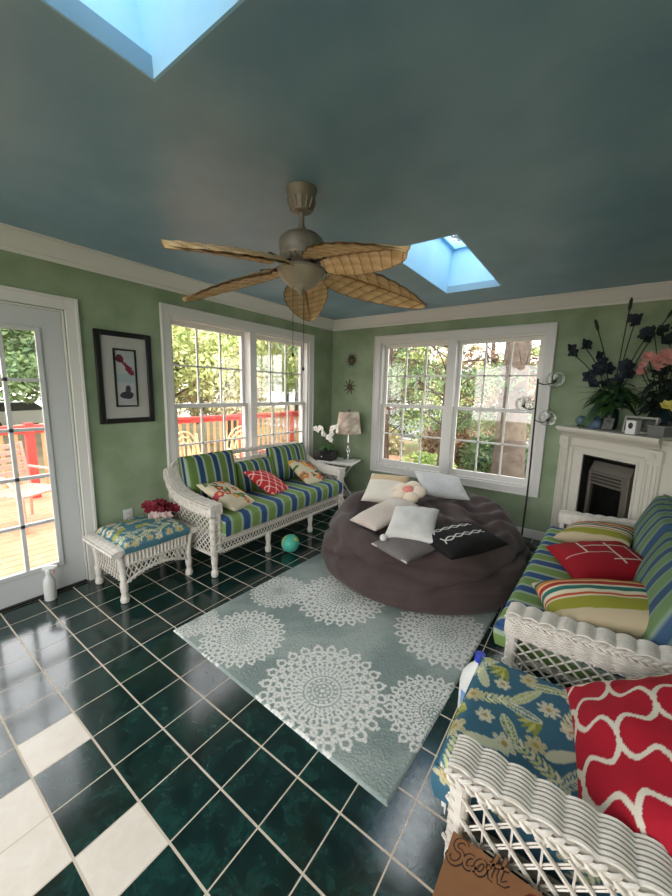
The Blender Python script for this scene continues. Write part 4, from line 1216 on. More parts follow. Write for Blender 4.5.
def blade_leaf(mb, p, d, L, w, droop=.3, seg=7, up=V(0, 0, 1)):
    """one strap leaf"""
    d = Vector(d).normalized(); s = d.cross(up)
    if s.length < 1e-3: s = V(1, 0, 0)
    s.normalize(); vs = []
    for i in range(seg + 1):
        t = i / seg; c = Vector(p) + d * (L * t) + V(0, 0, -droop * L * t * t)
        h = w * math.sin(PI * min(.97, .12 + .86 * t)) ** .8
        n_ = s.cross(d).normalized()
        vs += [c - s * h, c + n_ * (h * .25), c + s * h]
    fs = []
    for i in range(seg):
        k = 3 * i
        fs += [(k, k + 1, k + 4, k + 3), (k + 1, k + 2, k + 5, k + 4)]
    mb.add(vs, fs)
def bloom(parent, m, c, n, R, k=6, cup=.5, lay=2):
    b = MB(); petal_flower(b, (0, 0, 0), n, R, k, cup, lay)
    return obj('bloom', b, m, parent, loc=tuple(c))
def petal_flower(mb, c, n, R, k=6, cup=.5, lay=2):
    n = Vector(n).normalized(); a = n.orthogonal().normalized(); b = n.cross(a)
    for l in range(lay):
        for i in range(k):
            q = 2 * PI * (i + .5 * l) / k; d = a * math.cos(q) + b * math.sin(q)
            dd = (d + n * (cup + .5 * l)).normalized(); RR = R * (1 - .25 * l)
            blade_leaf(mb, c, dd, RR, RR * .42, droop=-.0, seg=4, up=n)
rng = random.Random(5)
darkg = mat('dark_green_leaf', rgb(28, 52, 36), .5, var=rgb(40, 70, 42), vscale=14)
midg = mat('mid_green_leaf', rgb(48, 84, 40), .5, var=rgb(64, 104, 48), vscale=14)
navy = mat('navy_petal', rgb(30, 36, 54), .7, var=rgb(24, 38, 42), vscale=12)
stemm = mat('dark_stem', rgb(40, 50, 34), .7)
a1 = thing('flower_arrangement', 'tall dark arrangement of navy blooms and long stems at the left of the mantel', 'flowers', mpos(.375, .13))
mb = MB(); mb.lathe([(.05, 0), (.062, .02), (.068, .09), (.06, .16), (.05, .18)], 20); obj('vase', mb, mat('dark_green_vase', rgb(26, 44, 40), .3), a1)
# tips given in mantel frame: s right, t back, z up (from the vase base)
def mvec(s, t, z): return V(c45 * (s + t), c45 * (t - s), z)
tips = [(-.26, -.02, .74), (-.17, .0, .87), (.03, .0, 1.02), (.08, -.02, .92), (.28, -.04, .93), (-.36, -.03, .69), (.17, -.06, .80), (-.12, -.03, .62)]
mb = MB(); mbb = MB(); mbl = MB(); root_ = V(0, 0, .16)
for s_, t_, z_ in tips:
    e = V(s_, t_, z_); mid = root_.lerp(e, .5) + V(0, 0, .08)
    f = path_sampler([root_, mid, e]); mb.tube([f(i / 14) for i in range(15)], .0045, n=5)
    d = (e - f(.9)).normalized()
    if (s_, z_) in ((-.17, .87), (.03, 1.02), (.28, .93)):     # cattail-like bud
        mb.tube([e - d * .01, e + d * .02, e + d * .08, e + d * .10], [.005, .013, .012, .003], n=8)
    else:
        for k in range(3): bloom(a1, navy, e + V(rng.uniform(-.03, .03), rng.uniform(-.02, .02), rng.uniform(-.03, .03)), (rng.uniform(-1, 1), -1, rng.uniform(-.3, .6)), .05, 4, .3, 1)
obj('stem', mb, stemm, a1)
for k in range(12):
    c = V(rng.uniform(-.20, .10), rng.uniform(-.10, .02), rng.uniform(.36, .56))
    bloom(a1, navy, c, (rng.uniform(-1, .6), -1, rng.uniform(-.2, .7)), rng.uniform(.05, .08), 5, .4, 2)
mbl2 = MB()
for k in range(64):
    q = rng.uniform(0, 2 * PI); d = V(math.cos(q), -abs(math.sin(q)) * .8 + .1, rng.uniform(.1, 1.0))
    c = V(0, 0, .17 + rng.uniform(0, .22)) + V(d.x, d.y, 0) * .03
    if c.y + d.y * .2 > .5: continue
    blade_leaf(mbl if k % 2 else mbl2, c, d, rng.uniform(.16, .28), rng.uniform(.018, .040), droop=rng.uniform(.5, 1.1))
for s_, z_ in ((-.3, .42), (-.36, .36), (-.16, .66)):
    blade_leaf(mbl, V(0, 0, .3), V(s_, -.03, z_ - .25), .34, .014, droop=.3)
obj('foliage', mbl, darkg, a1); obj('foliage', mbl2, midg, a1)
a2 = thing('flower_arrangement', 'arrangement of pink flowers over dark leaves at the right of the mantel', 'flowers', mpos(.70, .26))
mb = MB(); mb.lathe([(.06, 0), (.08, .03), (.088, .11), (.07, .17), (.06, .19)], 22); obj('vase', mb, mat('teal_vase', rgb(28, 50, 56), .25), a2)
pinkm = mat('pink_silk_petal', rgb(198, 122, 116), .7, var=rgb(216, 160, 150), vscale=10)
mbl = MB(); mbs = MB()
for s_, t_, z_, R_ in ((-.10, -.08, .61, .075), (-.16, -.06, .50, .06), (-.12, -.10, .55, .05), (.02, -.10, .56, .10), (.08, -.10, .58, .10), (.0, -.04, .62, .08), (.18, -.06, .66, .09), (.22, -.02, .56, .08), (.14, -.08, .50, .07), (-.05, -.02, .52, .05)):
    c = mvec(s_, t_, z_); bloom(a2, pinkm, c, (c.x * 2, -1, .5), R_ * .72, 7, .45, 3)
    mbs.tube([V(0, 0, .17), V(c.x * .4, c.y * .4, z_ * .6), c - V(0, 0, .01)], .004, n=5)
for k in range(70):
    q = rng.uniform(0, 2 * PI); d = V(math.cos(q), math.sin(q) * .8 - .3, rng.uniform(-.2, 1.1)); z = .18 + rng.uniform(0, .32)
    blade_leaf(mbl, V(0, 0, z) + V(d.x, d.y, 0) * .05, d, rng.uniform(.10, .19), rng.uniform(.018, .034), droop=rng.uniform(.2, .9))
for s_, z_ in ((-.14, .82), (.10, .86), (.26, .80), (.0, .76)):
    e = mvec(s_, -.02, z_); mbs.tube([V(0, 0, .17), V(e.x * .5, e.y * .5, z_ * .65), e], .004, n=5)
    for k in range(5): petal_flower(mbl, e + V(rng.uniform(-.07, .07), rng.uniform(-.03, .03), rng.uniform(-.03, .02)), (rng.uniform(-1, 1), -1, .4), .05, 4, .3, 1)
obj('foliage', mbl, mat('blackish_leaf', rgb(24, 36, 30), .6), a2); obj('stem', mbs, stemm, a2)
a3 = thing('yellow_flowers', 'small pot of pale yellow flowers at the right edge of the mantel', 'flowers', mpos(.925, .13, 1.247))
mb = MB(); mb.lathe([(.035, 0), (.05, .10), (.053, .11), (.046, .11)], 18); obj('pot', mb, mat('dark_pot', rgb(46, 44, 42), .5), a3)
yelm = mat('yellow_petal', rgb(206, 196, 96), .7)
mbs = MB()
for s_, t_, z_ in ((-.05, -.05, .23), (.01, -.04, .25), (.05, -.02, .28), (-.02, .02, .25), (.03, -.07, .21)):
    c = mvec(s_, t_, z_); bloom(a3, yelm, c, (c.x, -1, .6), .045, 6, .5, 3); mbs.tube([V(0, 0, .1), c - V(0, 0, .01)], .0035, n=5)
obj('stem', mbs, stemm, a3)

# ================================================================ floor lamp with three globes
ld = thing('floor_lamp', 'thin dark floor lamp with three clear globes beside the back window', 'floor lamp', (2.655, 3.50, 0))
mb = MB(); mb.lathe([(.12, 0), (.125, .008), (.11, .016), (.02, .022), (.012, .04)], 28); obj('base', mb, M['darkmetal'], ld)
f = path_sampler([(0, 0, .02), (.01, 0, .6), (.004, 0, 1.2), (-.005, 0, 1.69)])
mb = MB(); mb.tube([f(i / 20) for i in range(21)], .0085, n=10); obj('pole', mb, M['darkmetal'], ld)
for (dx, dy, z, ax_) in ((.14, -.01, 1.675, 1.52), (.115, -.03, 1.31, 1.40), (-.105, -.02, 1.43, 1.46)):
    mb = MB(); g = V(dx, dy, z); s0 = f(ax_ / 1.69)
    mid = (s0 + g) / 2 + V(0, 0, -.03)
    ff = path_sampler([f(min(.99, (z - .02) / 1.69)), f(min(.99, (z - .03) / 1.69)) + V(dx * .35, 0, -.01), g + V(-dx * .25, 0, -.03), g + V(0, 0, -.012)])
    mb.tube([ff(i / 12) for i in range(13)], .005, n=7)
    mb.lathe([(.012, -.014), (.016, -.01), (.016, .018), (.012, .022)], 12, c=tuple(g))
    a_ = obj('lamp_arm', mb, M['darkmetal'], ld)
    mb = MB(); mb.sphere(tuple(g + V(0, 0, .012)), .080, 24, 16); obj('globe_shade', mb, M['globe'], a_)
    mb = MB(); mb.sphere(tuple(g + V(0, 0, .035)), .02, 12, 8, sc=(1, 1, 1.3)); obj('bulb', mb, mat('frosted_bulb', rgb(236, 234, 226), .4), a_)

# ================================================================ corner table, lamp, chest, orchids
tb = thing('folding_table', 'small white folding table in the far left corner', 'table', (.42, 3.36, 0), .25)
wp = mat('white_enamel', rgb(224, 222, 216), .4)
mb = MB(); mb.box((0, 0, .605), (.50, .40, .026)); obj('table_top', mb, wp, tb, bevel=.006)
for s_ in (-1, 1):
    mb = MB(); mb.tube([V(-.22, .16 * s_, .0), V(.18, .16 * s_, .592)], .013, n=8); obj('leg', mb, wp, tb)
    mb = MB(); mb.tube([V(.22, .135 * s_, .0), V(-.18, .135 * s_, .592)], .013, n=8); obj('leg', mb, wp, tb)
for x_, y_ in ((-.2, .16), (.2, .135)):
    mb = MB(); mb.tube([V(x_, -y_, .03), V(x_, y_, .03)], .010, n=8); obj('stretcher', mb, wp, tb)
tl = thing('table_lamp', 'table lamp with a patterned fabric shade and clear crystal base', 'table lamp', (.475, 3.50, .618))
mb = MB(); mb.lathe([(.06, 0), (.062, .01), (.045, .02), (.02, .03), (.014, .05), (.028, .075), (.034, .10), (.026, .13), (.012, .15), (.010, .20), (.018, .225), (.010, .25), (.008, .34)], 22); obj('lamp_base', mb, M['chrome'], tl)
Nn = 64; u = np.linspace(0, 1, 30); q = np.linspace(0, 2 * PI, Nn + 1)
Ug, Qg = np.meshgrid(u, q, indexing='ij'); R_ = .170 - .038 * Ug
P = np.stack([R_ * np.cos(Qg), R_ * np.sin(Qg), .355 + .285 * Ug], -1)
pat = fbm(P, 36, 3, 3); c = np.empty(P.shape); c[:] = arr(206, 190, 172); c[pat > .12] = arr(194, 170, 156); c[pat < -.28] = arr(226, 216, 200)
mb = MB(); mb.npgrid(P, c); mb.npgrid((P * np.array([.985, .985, 1]))[::-1], c[::-1] * 0 + arr(220, 212, 200)); obj('lamp_shade', mb, M['fabric'], tl, angle=60)
mb = MB(); mb.tube([V(-.128, 0, .63), V(.128, 0, .63)], .003); mb.tube([V(0, -.128, .63), V(0, .128, .63)], .003); mb.lathe([(.003, .34), (.003, .64), (.009, .648), (.011, .66), (.004, .674)], 12); obj('harp_finial', mb, M['darkmetal'], tl)
bc = thing('black_chest', 'small black drawer box with a silver knob on the white folding table', 'box', (.265, 3.27, .618), .12)
mb = MB(); mb.box((0, 0, .055), (.27, .15, .11)); mb.box((0, 0, .116), (.285, .165, .012)); obj('case', mb, M['black'], bc, bevel=.004)
mb = MB(); mb.box((0, -.077, .054), (.225, .006, .075)); d_ = obj('drawer', mb, M['black'], bc, bevel=.002)
mb = MB(); mb.sphere((0, -.091, .054), .012, 14, 10); mb.tube([V(0, -.08, .054), V(0, -.09, .054)], .005); obj('knob', mb, M['chrome'], d_)
orc = thing('orchid', 'white orchid in a small pot on the black drawer box', 'orchid', (.285, 3.285, .741))
mb = MB(); mb.lathe([(.04, 0), (.055, .06), (.057, .068), (.05, .068)], 20); obj('pot', mb, mat('dark_glazed_pot', rgb(36, 40, 38), .3), orc)
mbl = MB(); mbs = MB(); orm = mat('white_orchid_petal', rgb(238, 236, 232), .6); thm = mat('yellow_throat', rgb(220, 190, 90), .6)
for k in range(9):
    q = k * 2.4; blade_leaf(mbl, V(0, 0, .065), (math.cos(q), math.sin(q) - .3, .35), .15, .024, droop=.6)
for pts, n_ in (([(-.02, 0, .06), (-.03, -.01, .20), (-.08, -.02, .29), (-.17, -.03, .27)], 6), ([(.02, 0, .06), (.03, -.01, .16), (.06, -.03, .20), (.10, -.05, .15)], 5), ([(.03, .01, .06), (.06, 0, .22), (.12, -.01, .32), (.19, -.03, .30)], 6)):
    ff = path_sampler(pts); mbs.tube([ff(i / 14) for i in range(15)], .003, n=5)
    for i in range(n_):
        p = ff(.5 + .5 * i / (n_ - 1)) + V(rng.uniform(-.015, .015), -.012, rng.uniform(-.02, .02))
        b_ = bloom(orc, orm, p, (rng.uniform(-.5, .5), -1, rng.uniform(-.1, .3)), .040, 5, .12, 1); y_ = MB(); y_.sphere((0, -.008, 0), .007, 8, 6); obj('throat', y_, thm, b_)
for x, z in ((-.03, .20), (.03, .18), (.06, .2)): mbs.tube([V(x * .6, 0, .06), V(x, .005, z + .02)], .0025, n=4)
obj('foliage', mbl, midg, orc); obj('stem', mbs, mat('green_stem', rgb(92, 110, 66), .6), orc); 
# dark red flowers lying behind the ottoman
rf = thing('flower_bunch', 'bunch of dark red artificial flowers on the far corner of the ottoman', 'flowers', (.215, 1.03, .43))
mbl = MB(); redp = mat('dark_red_petal', rgb(112, 20, 38), .7, var=rgb(150, 36, 56), vscale=18); blp = mat('blush_petal', rgb(216, 186, 184), .7)
for k in range(15):
    c = V(rng.uniform(-.09, .09), rng.uniform(-.085, .085), rng.uniform(.035, .115)); bloom(rf, redp, c, (c.x * 6 + .6, c.y * 5 - .3, .9), .052, 7, .5, 3)
for c in (V(.10, .0, .03), V(.09, -.05, .035), V(.07, -.1, .05)): bloom(rf, blp, c, (.9, -.4, .5), .05, 7, .5, 2)['label'] = 'pale blush bloom'
for k in range(12):
    q = rng.uniform(0, 6.28); blade_leaf(mbl, V(0, 0, .03), (math.cos(q), math.sin(q), .25), .12, .02, droop=.3)
obj('foliage', mbl, darkg, rf)

# ================================================================ on the walls
pic = thing('framed_print', 'black framed print with white mat on the green wall beside the door', 'picture', (0.001, .915, 1.595))
w_, h_ = .425, .72
mb = MB(); t_ = .04
for lo, hi in (((0, -w_ / 2, -h_ / 2), (.028, -w_ / 2 + t_, h_ / 2)), ((0, w_ / 2 - t_, -h_ / 2), (.028, w_ / 2, h_ / 2)), ((0, -w_ / 2 + t_, -h_ / 2), (.028, w_ / 2 - t_, -h_ / 2 + t_)), ((0, -w_ / 2 + t_, h_ / 2 - t_), (.028, w_ / 2 - t_, h_ / 2))): mb.b2(lo, hi)
obj('frame', mb, M['black'], pic, bevel=.004)
mb = MB(); mb.b2((.002, -w_ / 2 + t_, -h_ / 2 + t_), (.010, w_ / 2 - t_, h_ / 2 - t_)); obj('mat_board', mb, mat('white_mat_board', rgb(212, 210, 206), .8), pic, smooth=False)
iw, ih = .175, .46; iy = .0
mb = MB(); t2 = .014
for lo, hi in (((.010, iy - iw / 2, -ih / 2), (.018, iy - iw / 2 + t2, ih / 2)), ((.010, iy + iw / 2 - t2, -ih / 2), (.018, iy + iw / 2, ih / 2)), ((.010, iy - iw / 2 + t2, -ih / 2), (.018, iy + iw / 2 - t2, -ih / 2 + t2)), ((.010, iy - iw / 2 + t2, ih / 2 - t2), (.018, iy + iw / 2 - t2, ih / 2))): mb.b2(lo, hi)
obj('inner_frame', mb, M['black'], pic, smooth=False)
ny, nz = 60, 150
yy, zz = np.meshgrid(np.linspace(-iw / 2 + t2, iw / 2 - t2, ny), np.linspace(-ih / 2 + t2, ih / 2 - t2, nz), indexing='ij')
g = np.stack([yy, zz], -1); w1 = .012 * fbm(g, 60, 3, 2)
c = plain(yy, zz, (196, 204, 208), (208, 204, 206), 20, 3); 
b_m = (np.abs(zz - .0 + w1) < .035); c[b_m] = c[b_m] * .5 + arr(150, 190, 196) * .5
line = .155 - 1.15 * (yy + .05) + 5 * np.clip(yy, 0, 1) ** 2
c[(np.abs(zz - line + w1) < .016 + .02 * (yy > -.0) * (yy < .05)) & (yy > -.058) & (yy < .066)] = arr(150, 44, 74)
c[(np.hypot(yy + .044, (zz - .155)) + w1 * .6 < .030)] = arr(110, 34, 58)
dk = ((yy - .0) / .058) ** 2 + ((zz + .135) / .030) ** 2 + 22 * w1 < 1; c[dk] = arr(64, 56, 78)
dk = ((yy - .012) / .02) ** 2 + ((zz + .085) / .030) ** 2 + 18 * w1 < 1; c[dk] = arr(70, 60, 84)
mb = MB(); mb.npgrid(np.stack([yy * 0 + .0125, yy, zz], -1), c); obj('artwork', mb, M['fabric'], pic, smooth=False)
mb = MB(); mb.b2((.0195, -w_ / 2 + t_, -h_ / 2 + t_), (.021, w_ / 2 - t_, h_ / 2 - t_)); obj('glass_pane', mb, glass_mat('picture_glass', base=.03, gain=.35), pic, smooth=False)
bronze = mat('aged_bronze', rgb(96, 82, 66), .5, metal=.4)
for z, n_, lb in ((1.955, 12, 'upper dark metal sunburst on the green wall above the lamp'), (1.588, 9, 'lower dark metal sunburst on the green wall above the lamp')):
    st = thing('sunburst_ornament', lb, 'wall ornament', (.335 if z > 1.7 else .314, YB - .001, z), 0, 'metal sunbursts in the corner')
    mb = MB(); mb.sphere((0, -.014, 0), .034, 18, 10, sc=(1, .4, 1)); obj('disc', mb, bronze, st)
    mb = MB()
    for k in range(n_ * 2 if n_ == 12 else n_):
        q = 2 * PI * k / (n_ * 2 if n_ == 12 else n_) + .2; L_ = (.115 if k % 2 == 0 else .08) if n_ == 12 else .11
        if n_ == 12: mb.tube([V(.03 * math.cos(q), -.01, .03 * math.sin(q)), V(L_ * math.cos(q), -.008, L_ * math.sin(q))], [.007, .0015], n=5)
        else:
            p = lambda r, s: V(r * math.cos(q + s), -.008, r * math.sin(q + s))
            mb.tube([p(.03, 0), p(.06, .10), p(.085, -.08), p(.112, .05)], [.009, .007, .006, .002], n=5)
    obj('ray', mb, bronze, st)
ou = thing('wall_outlet', 'white wall outlet plate low on the green wall above the ottoman', 'outlet', (0.0005, .86, .445))
mb = MB(); mb.box((.003, 0, 0), (.006, .075, .118)); obj('plate', mb, M['white_plastic'], ou, bevel=.002)
for z in (-.02, .02):
    mb = MB(); mb.box((.0075, 0, z), (.004, .034, .028)); obj('receptacle', mb, mat('warm_white_plastic', rgb(222, 220, 214), .4), ou, bevel=.002)
# ================================================================ outdoors
GZ = -.75
def ground_mat():
    m = mat('lawn_and_leaf_litter', rgb(110, 114, 72), .95, var=rgb(150, 126, 98), vscale=.9, bump=.4, bscale=12); return m
mb = MB(); mb.b2((-40, -25, GZ - .1), (30, 45, GZ)); struct('ground', mb, ground_mat(), smooth=False)
mb = MB(); mb.b2((-40, 15.5, GZ + .001), (30, 20, GZ + .02)); struct('road', mb, mat('pale_asphalt', rgb(176, 176, 176), .9), smooth=False)
# deck of boards
deckw = mat('pale_orange_deck_boards', rgb(196, 150, 116), .7, var=rgb(180, 134, 100), vscale=5)
mb = MB(); bwid = .14; x = -3.55
while x < -.2:
    mb.b2((x, -6, -.17), (min(x + bwid - .008, -.165), 8, -.12)); x += bwid
mb.b2((-3.5, -5.9, -.3), (-.2, 7.9, -.171))
struct('deck', mb, deckw, smooth=False)
red = mat('red_stained_wood', rgb(204, 74, 66), .7, var=rgb(188, 62, 56), vscale=6)
rl = thing('deck_railing', 'red painted wooden deck railing outside the left window', 'railing', (-3.42, 1, -.12))
for y in (-4.2, -2.4, -.6, 1.2 - .85 + .75, 3.0, 4.9, 6.6):
    mb = MB(); mb.box((0, y - 1, .55), (.10, .10, 1.10)); obj('post', mb, red, rl, smooth=False)
mb = MB(); mb.b2((-.07, -6, 1.03), (.07, 6.8, 1.07)); mb.b2((-.02, -6, .95), (.02, 6.8, 1.02)); obj('top_rail', mb, red, rl, smooth=False)
mb = MB(); mb.b2((-.02, -6, .10), (.02, 6.8, .16)); obj('bottom_rail', mb, red, rl, smooth=False)
balm = mat('tan_baluster_wood', rgb(206, 150, 104), .75)
b0 = None
for k in range(62):
    y = -3.0 + k * .155
    if b0 is None:
        mb = MB(); mb.box((0, 0, 0), (.036, .036, .80)); b0 = obj('baluster', mb, balm, rl, smooth=False); b = b0
    else:
        b = b0.copy(); COL.objects.link(b)
    b.location = (0, y, .555)
# bentwood patio chairs
bent = mat('pale_bentwood', rgb(226, 204, 160), .7)
def patio(name, label, loc, rz, m_, group, arcs=True):
    t = thing(name, label, 'chair', loc, rz, group)
    mb = MB()
    for sx_ in (-.28, .28):
        mb.tube([V(sx_, -.25, 0), V(sx_, -.25, .42), V(sx_, -.05, .62), V(sx_, .25, .64)], .018, n=7)
        mb.tube([V(sx_, .28, 0), V(sx_, .26, .4), V(sx_, .33, .95)], .018, n=7)
    obj('frame', mb, m_, t)
    mb = MB()
    for k in range(7): mb.b2((-.28, -.25 + k * .075, .40), (.28, -.19 + k * .075, .42))
    obj('seat', mb, m_, t, smooth=False)
    mb = MB()
    if arcs:
        for rad in (.28, .2, .12):
            mb.tube([V(rad * math.cos(a), .30, .62 + (rad + .1) * math.sin(a)) for a in np.linspace(0, PI, 15)], .014, n=6)
        for k in range(-2, 3): mb.tube([V(k * .05, .28, .42), V(k * .1, .31, .66 + .3 * math.cos(k * .5))], .011, n=6)
    else:
        for k in range(6): mb.b2((-.28, .27 + .012 * k, .48 + k * .08), (.28, .29 + .012 * k, .53 + k * .08))
    obj('backrest', mb, m_, t, smooth=arcs)
    return t
pg = 'patio chairs on the deck'
patio('bentwood_chair', 'pale bentwood chair seen through the left pane above the sofa', (-1.5, 2.55, -.12), PI / 2 + .2, bent, pg)
patio('bentwood_chair', 'pale bentwood chair farther along the deck behind the sofa window', (-1.55, 3.55, -.12), PI / 2 - .2, bent, pg)
patio('slatted_patio_chair', 'pinkish slatted patio chair outside the glazed door', (-2.2, .72, -.12), PI / 2 + .5, mat('pink_resin', rgb(214, 160, 146), .5), pg, arcs=False)
ub = thing('folded_umbrella', 'folded beige patio umbrella leaning outside the right pane of the left window', 'umbrella', (-.75, 4.0, -.12), 0)
mb = MB(); mb.tube([V(0, 0, 0), V(-.25, .55, 1.5)], .02, n=8); obj('pole', mb, balm, ub)
mb = MB(); mb.tube([V(-.04, .09, .35), V(-.10, .22, .7), V(-.2, .44, 1.2), V(-.25, .55, 1.5)], [.10, .12, .08, .03], n=10); obj('folded_canopy', mb, mat('beige_canvas', rgb(190, 162, 146), .9), ub)

# trees, shrubs
barkm = [mat('grey_bark', rgb(112, 98, 88), .95, var=rgb(84, 72, 64), vscale=9, bump=.6, bscale=25), mat('brown_bark', rgb(92, 74, 62), .95, var=rgb(66, 54, 46), vscale=9, bump=.6, bscale=25)]
def leafm(name, c, v): 
    return mat(name, c, .8, var=v, vscale=1.6)
LV = [leafm('spring_leaves', rgb(176, 188, 116), rgb(206, 204, 150)), leafm('evergreen_needles', rgb(84, 112, 76), rgb(128, 148, 96)), leafm('bronze_twigs', rgb(150, 116, 84), rgb(120, 96, 74)), leafm('bright_leaves', rgb(150, 174, 96), rgb(196, 204, 134)), leafm('straw_leaves', rgb(206, 190, 150), rgb(180, 178, 124))]
rg2 = np.random.RandomState(11)
def cloud(blobs, n, s):
    """n small leaves scattered through ellipsoid blobs [(cx,cy,cz,rx,ry,rz)]"""
    mb = MB(); vs = np.zeros((n, 4, 3))
    bl = np.array(blobs); wgt = bl[:, 3] * bl[:, 4] * bl[:, 5]; idx = rg2.choice(len(bl), n, p=wgt / wgt.sum())
    d = rg2.randn(n, 3); d /= np.linalg.norm(d, axis=1)[:, None]; r = rg2.rand(n) ** .45
    c = bl[idx, :3] + d * r[:, None] * bl[idx, 3:]
    a = rg2.randn(n, 3); a /= np.linalg.norm(a, axis=1)[:, None]; b = np.cross(a, rg2.randn(n, 3)); b /= np.linalg.norm(b, axis=1)[:, None]
    sz = s * (.6 + .8 * rg2.rand(n))[:, None]
    V4 = np.stack([c - a * sz, c + b * sz * .45, c + a * sz, c - b * sz * .45], 1)
    mb.v = [tuple(p) for p in V4.reshape(-1, 3).tolist()]; mb.f = [(4 * i, 4 * i + 1, 4 * i + 2, 4 * i + 3) for i in range(n)]; mb.m = [0] * n
    return mb
def tree(name, label, loc, h, r, bark, leaf, n, s, kind='round', br=14, group=None, spread=1.0):
    t = thing(name, label, 'tree', loc, 0, group); rr = random.Random(int(loc[0] * 10 + loc[1] * 7))
    mb = MB(); top = V(rr.uniform(-.2, .2), rr.uniform(-.2, .2), h)
    f = path_sampler([(0, 0, -.05), (rr.uniform(-.08, .08), rr.uniform(-.08, .08), h * .35), (top.x * .6, top.y * .6, h * .7), top])
    mb.tube([f(i / 16) for i in range(17)], [r * (1.25 - i / 16 * 1.05) for i in range(17)], n=12)
    bl = []; lo = .22 if kind != 'tall' else .5
    for k in range(br):
        u = lo + (.95 - lo) * (k + .5) / br; p = f(u); q = k * 2.4 + rr.random(); L = (h * (.34 if kind == 'round' else .30) * (1.15 - u) + .4) * spread
        e = p + V(math.cos(q) * L, math.sin(q) * L, L * (.45 if kind != 'fir' else -.05))
        g = path_sampler([p, p.lerp(e, .5) + V(0, 0, .1 * L), e])
        mb.tube([g(i / 8) for i in range(9)], [r * .34 * (1 - u * .6) * (1 - i / 9.5) for i in range(9)], n=6)
        for w in range(9 if n < 500 else 4):   # twigs
            p2 = g(.28 + (.08 if n < 500 else .2) * w); qq = rr.uniform(0, 6.28); e2 = p2 + V(math.cos(qq), math.sin(qq), rr.uniform(-.1, .8)) * (L * .45)
            mb.tube([p2, p2.lerp(e2, .5) + V(0, 0, .05), e2], [r * .09, r * .06, r * .02], n=5)
        bl.append((e.x * .85 + p.x * .15, e.y * .85 + p.y * .15, e.z, L * .55, L * .55, L * (.32 if kind != 'fir' else .14)))
    obj('trunk', mb, barkm[bark], t)
    if n: obj('foliage', cloud(bl, n, s), LV[leaf], t, smooth=False)
    return t
tg = 'trees in the garden'
# beyond the deck (left window)
spec = [
 ('garden_tree', 'tall yellow-green tree seen through the upper left sofa window', (-8.2, 5.5, GZ), 6.5, .14, 1, 0, 9000, .09, 'round'),
 ('garden_tree', 'light green tree at the middle of the left window', (-9.5, 9.5, GZ), 7.0, .15, 1, 3, 9000, .10, 'round'),
 ('garden_tree', 'bushy green tree in the right pane of the left window', (-6.0, 10.5, GZ), 6.8, .15, 1, 0, 9000, .09, 'round'),
 ('garden_tree', 'dark evergreen far beyond the deck railing', (-13.5, 7.0, GZ), 8.5, .2, 1, 1, 5200, .16, 'fir'),
 ('garden_tree', 'green tree over the lawn outside the door', (-12.0, 2.2, GZ), 6.0, .16, 1, 1, 9000, .10, 'round'),
 ('garden_tree', 'straw coloured shrubby tree behind the railing', (-7.0, 7.4, GZ), 3.4, .08, 1, 4, 7000, .07, 'round'),
 ('garden_tree', 'pale tree behind the railing near the window mullion', (-7.4, 4.0, GZ), 3.0, .08, 1, 4, 6000, .07, 'round'),
 # beyond the back window
 ('garden_tree', 'thick grey trunk right outside the right half of the back window', (1.85, 7.3, GZ), 8.5, .27, 0, 2, 200, .03, 'tall'),
 ('garden_tree', 'dark leaning evergreen in the left half of the back window', (-1.1, 7.2, GZ), 7.5, .12, 1, 1, 6500, .055, 'fir'),
 ('garden_tree', 'evergreen with drooping boughs behind the back window mullion', (.1, 8.6, GZ), 7.5, .13, 1, 1, 4200, .06, 'fir'),
 ('garden_tree', 'bare brown tree behind the thick grey trunk', (2.6, 9.8, GZ), 7.5, .13, 1, 2, 300, .03, 'round'),
 ('garden_tree', 'bare twiggy tree at the far left of the back window', (-3.3, 9.8, GZ), 7.0, .14, 1, 2, 1800, .04, 'round'),
 ('garden_tree', 'distant bare tree across the road', (-2.0, 22.5, GZ), 7.5, .2, 1, 2, 900, .14, 'round'),
 ('garden_tree', 'distant green tree across the road', (-8.0, 23.0, GZ), 9.0, .2, 1, 3, 3000, .2, 'round'),
 ('garden_tree', 'far bushy tree across the road on the right', (3.5, 24.0, GZ), 6.5, .2, 1, 4, 1200, .16, 'round'),
]
# a wall of woodland closing the view all round
for i in range(11):
    spec.append(('garden_tree', ['broad', 'slim', 'shaggy', 'leaning', 'rounded', 'thin crowned', 'bushy', 'spreading', 'tall', 'dense', 'ragged'][i] + ' woodland tree at the end of the lawn beyond the deck railing', (-17.5 + 1.2 * (i % 2), -1.5 + 2.4 * i, GZ), 7.2 + .5 * (i % 3), .16, 1, (0, 4, 1, 3)[i % 4], 2600, .22, 'round'))
for i in range(9):
    spec.append(('garden_tree', ['brown', 'grey', 'mossy', 'golden', 'russet', 'dull green', 'olive', 'straw', 'dark'][i] + ' hedgerow tree on the far side of the road behind the back window', (-7.0 + 1.75 * i, 21.0 + 1.0 * (i % 2), GZ), 4.6 + .5 * (i % 3), .15, 1, (2, 1, 4, 2, 3)[i % 5], 1500, .16, 'round'))
spec.append(('garden_tree', 'slim bare tree with many crossing twigs just outside the back window mullion', (.75, 6.4, GZ), 6.5, .07, 1, 2, 160, .025, 'round', 30))
spec.append(('garden_tree', 'young bare tree close to the left pane of the back window', (-.35, 6.3, GZ), 6.0, .06, 1, 2, 160, .025, 'round', 30))
spec.append(('garden_tree', 'slender twiggy tree just right of the thick grey trunk', (2.75, 6.9, GZ), 7.0, .08, 1, 2, 160, .025, 'round', 30))
for a in spec: tree(a[0], a[1], a[2], a[3], a[4], a[5], a[6], a[7], a[8], a[9], br=(a[10] if len(a) > 10 else 14), group=tg, spread=(.5 if len(a) > 10 else 1))
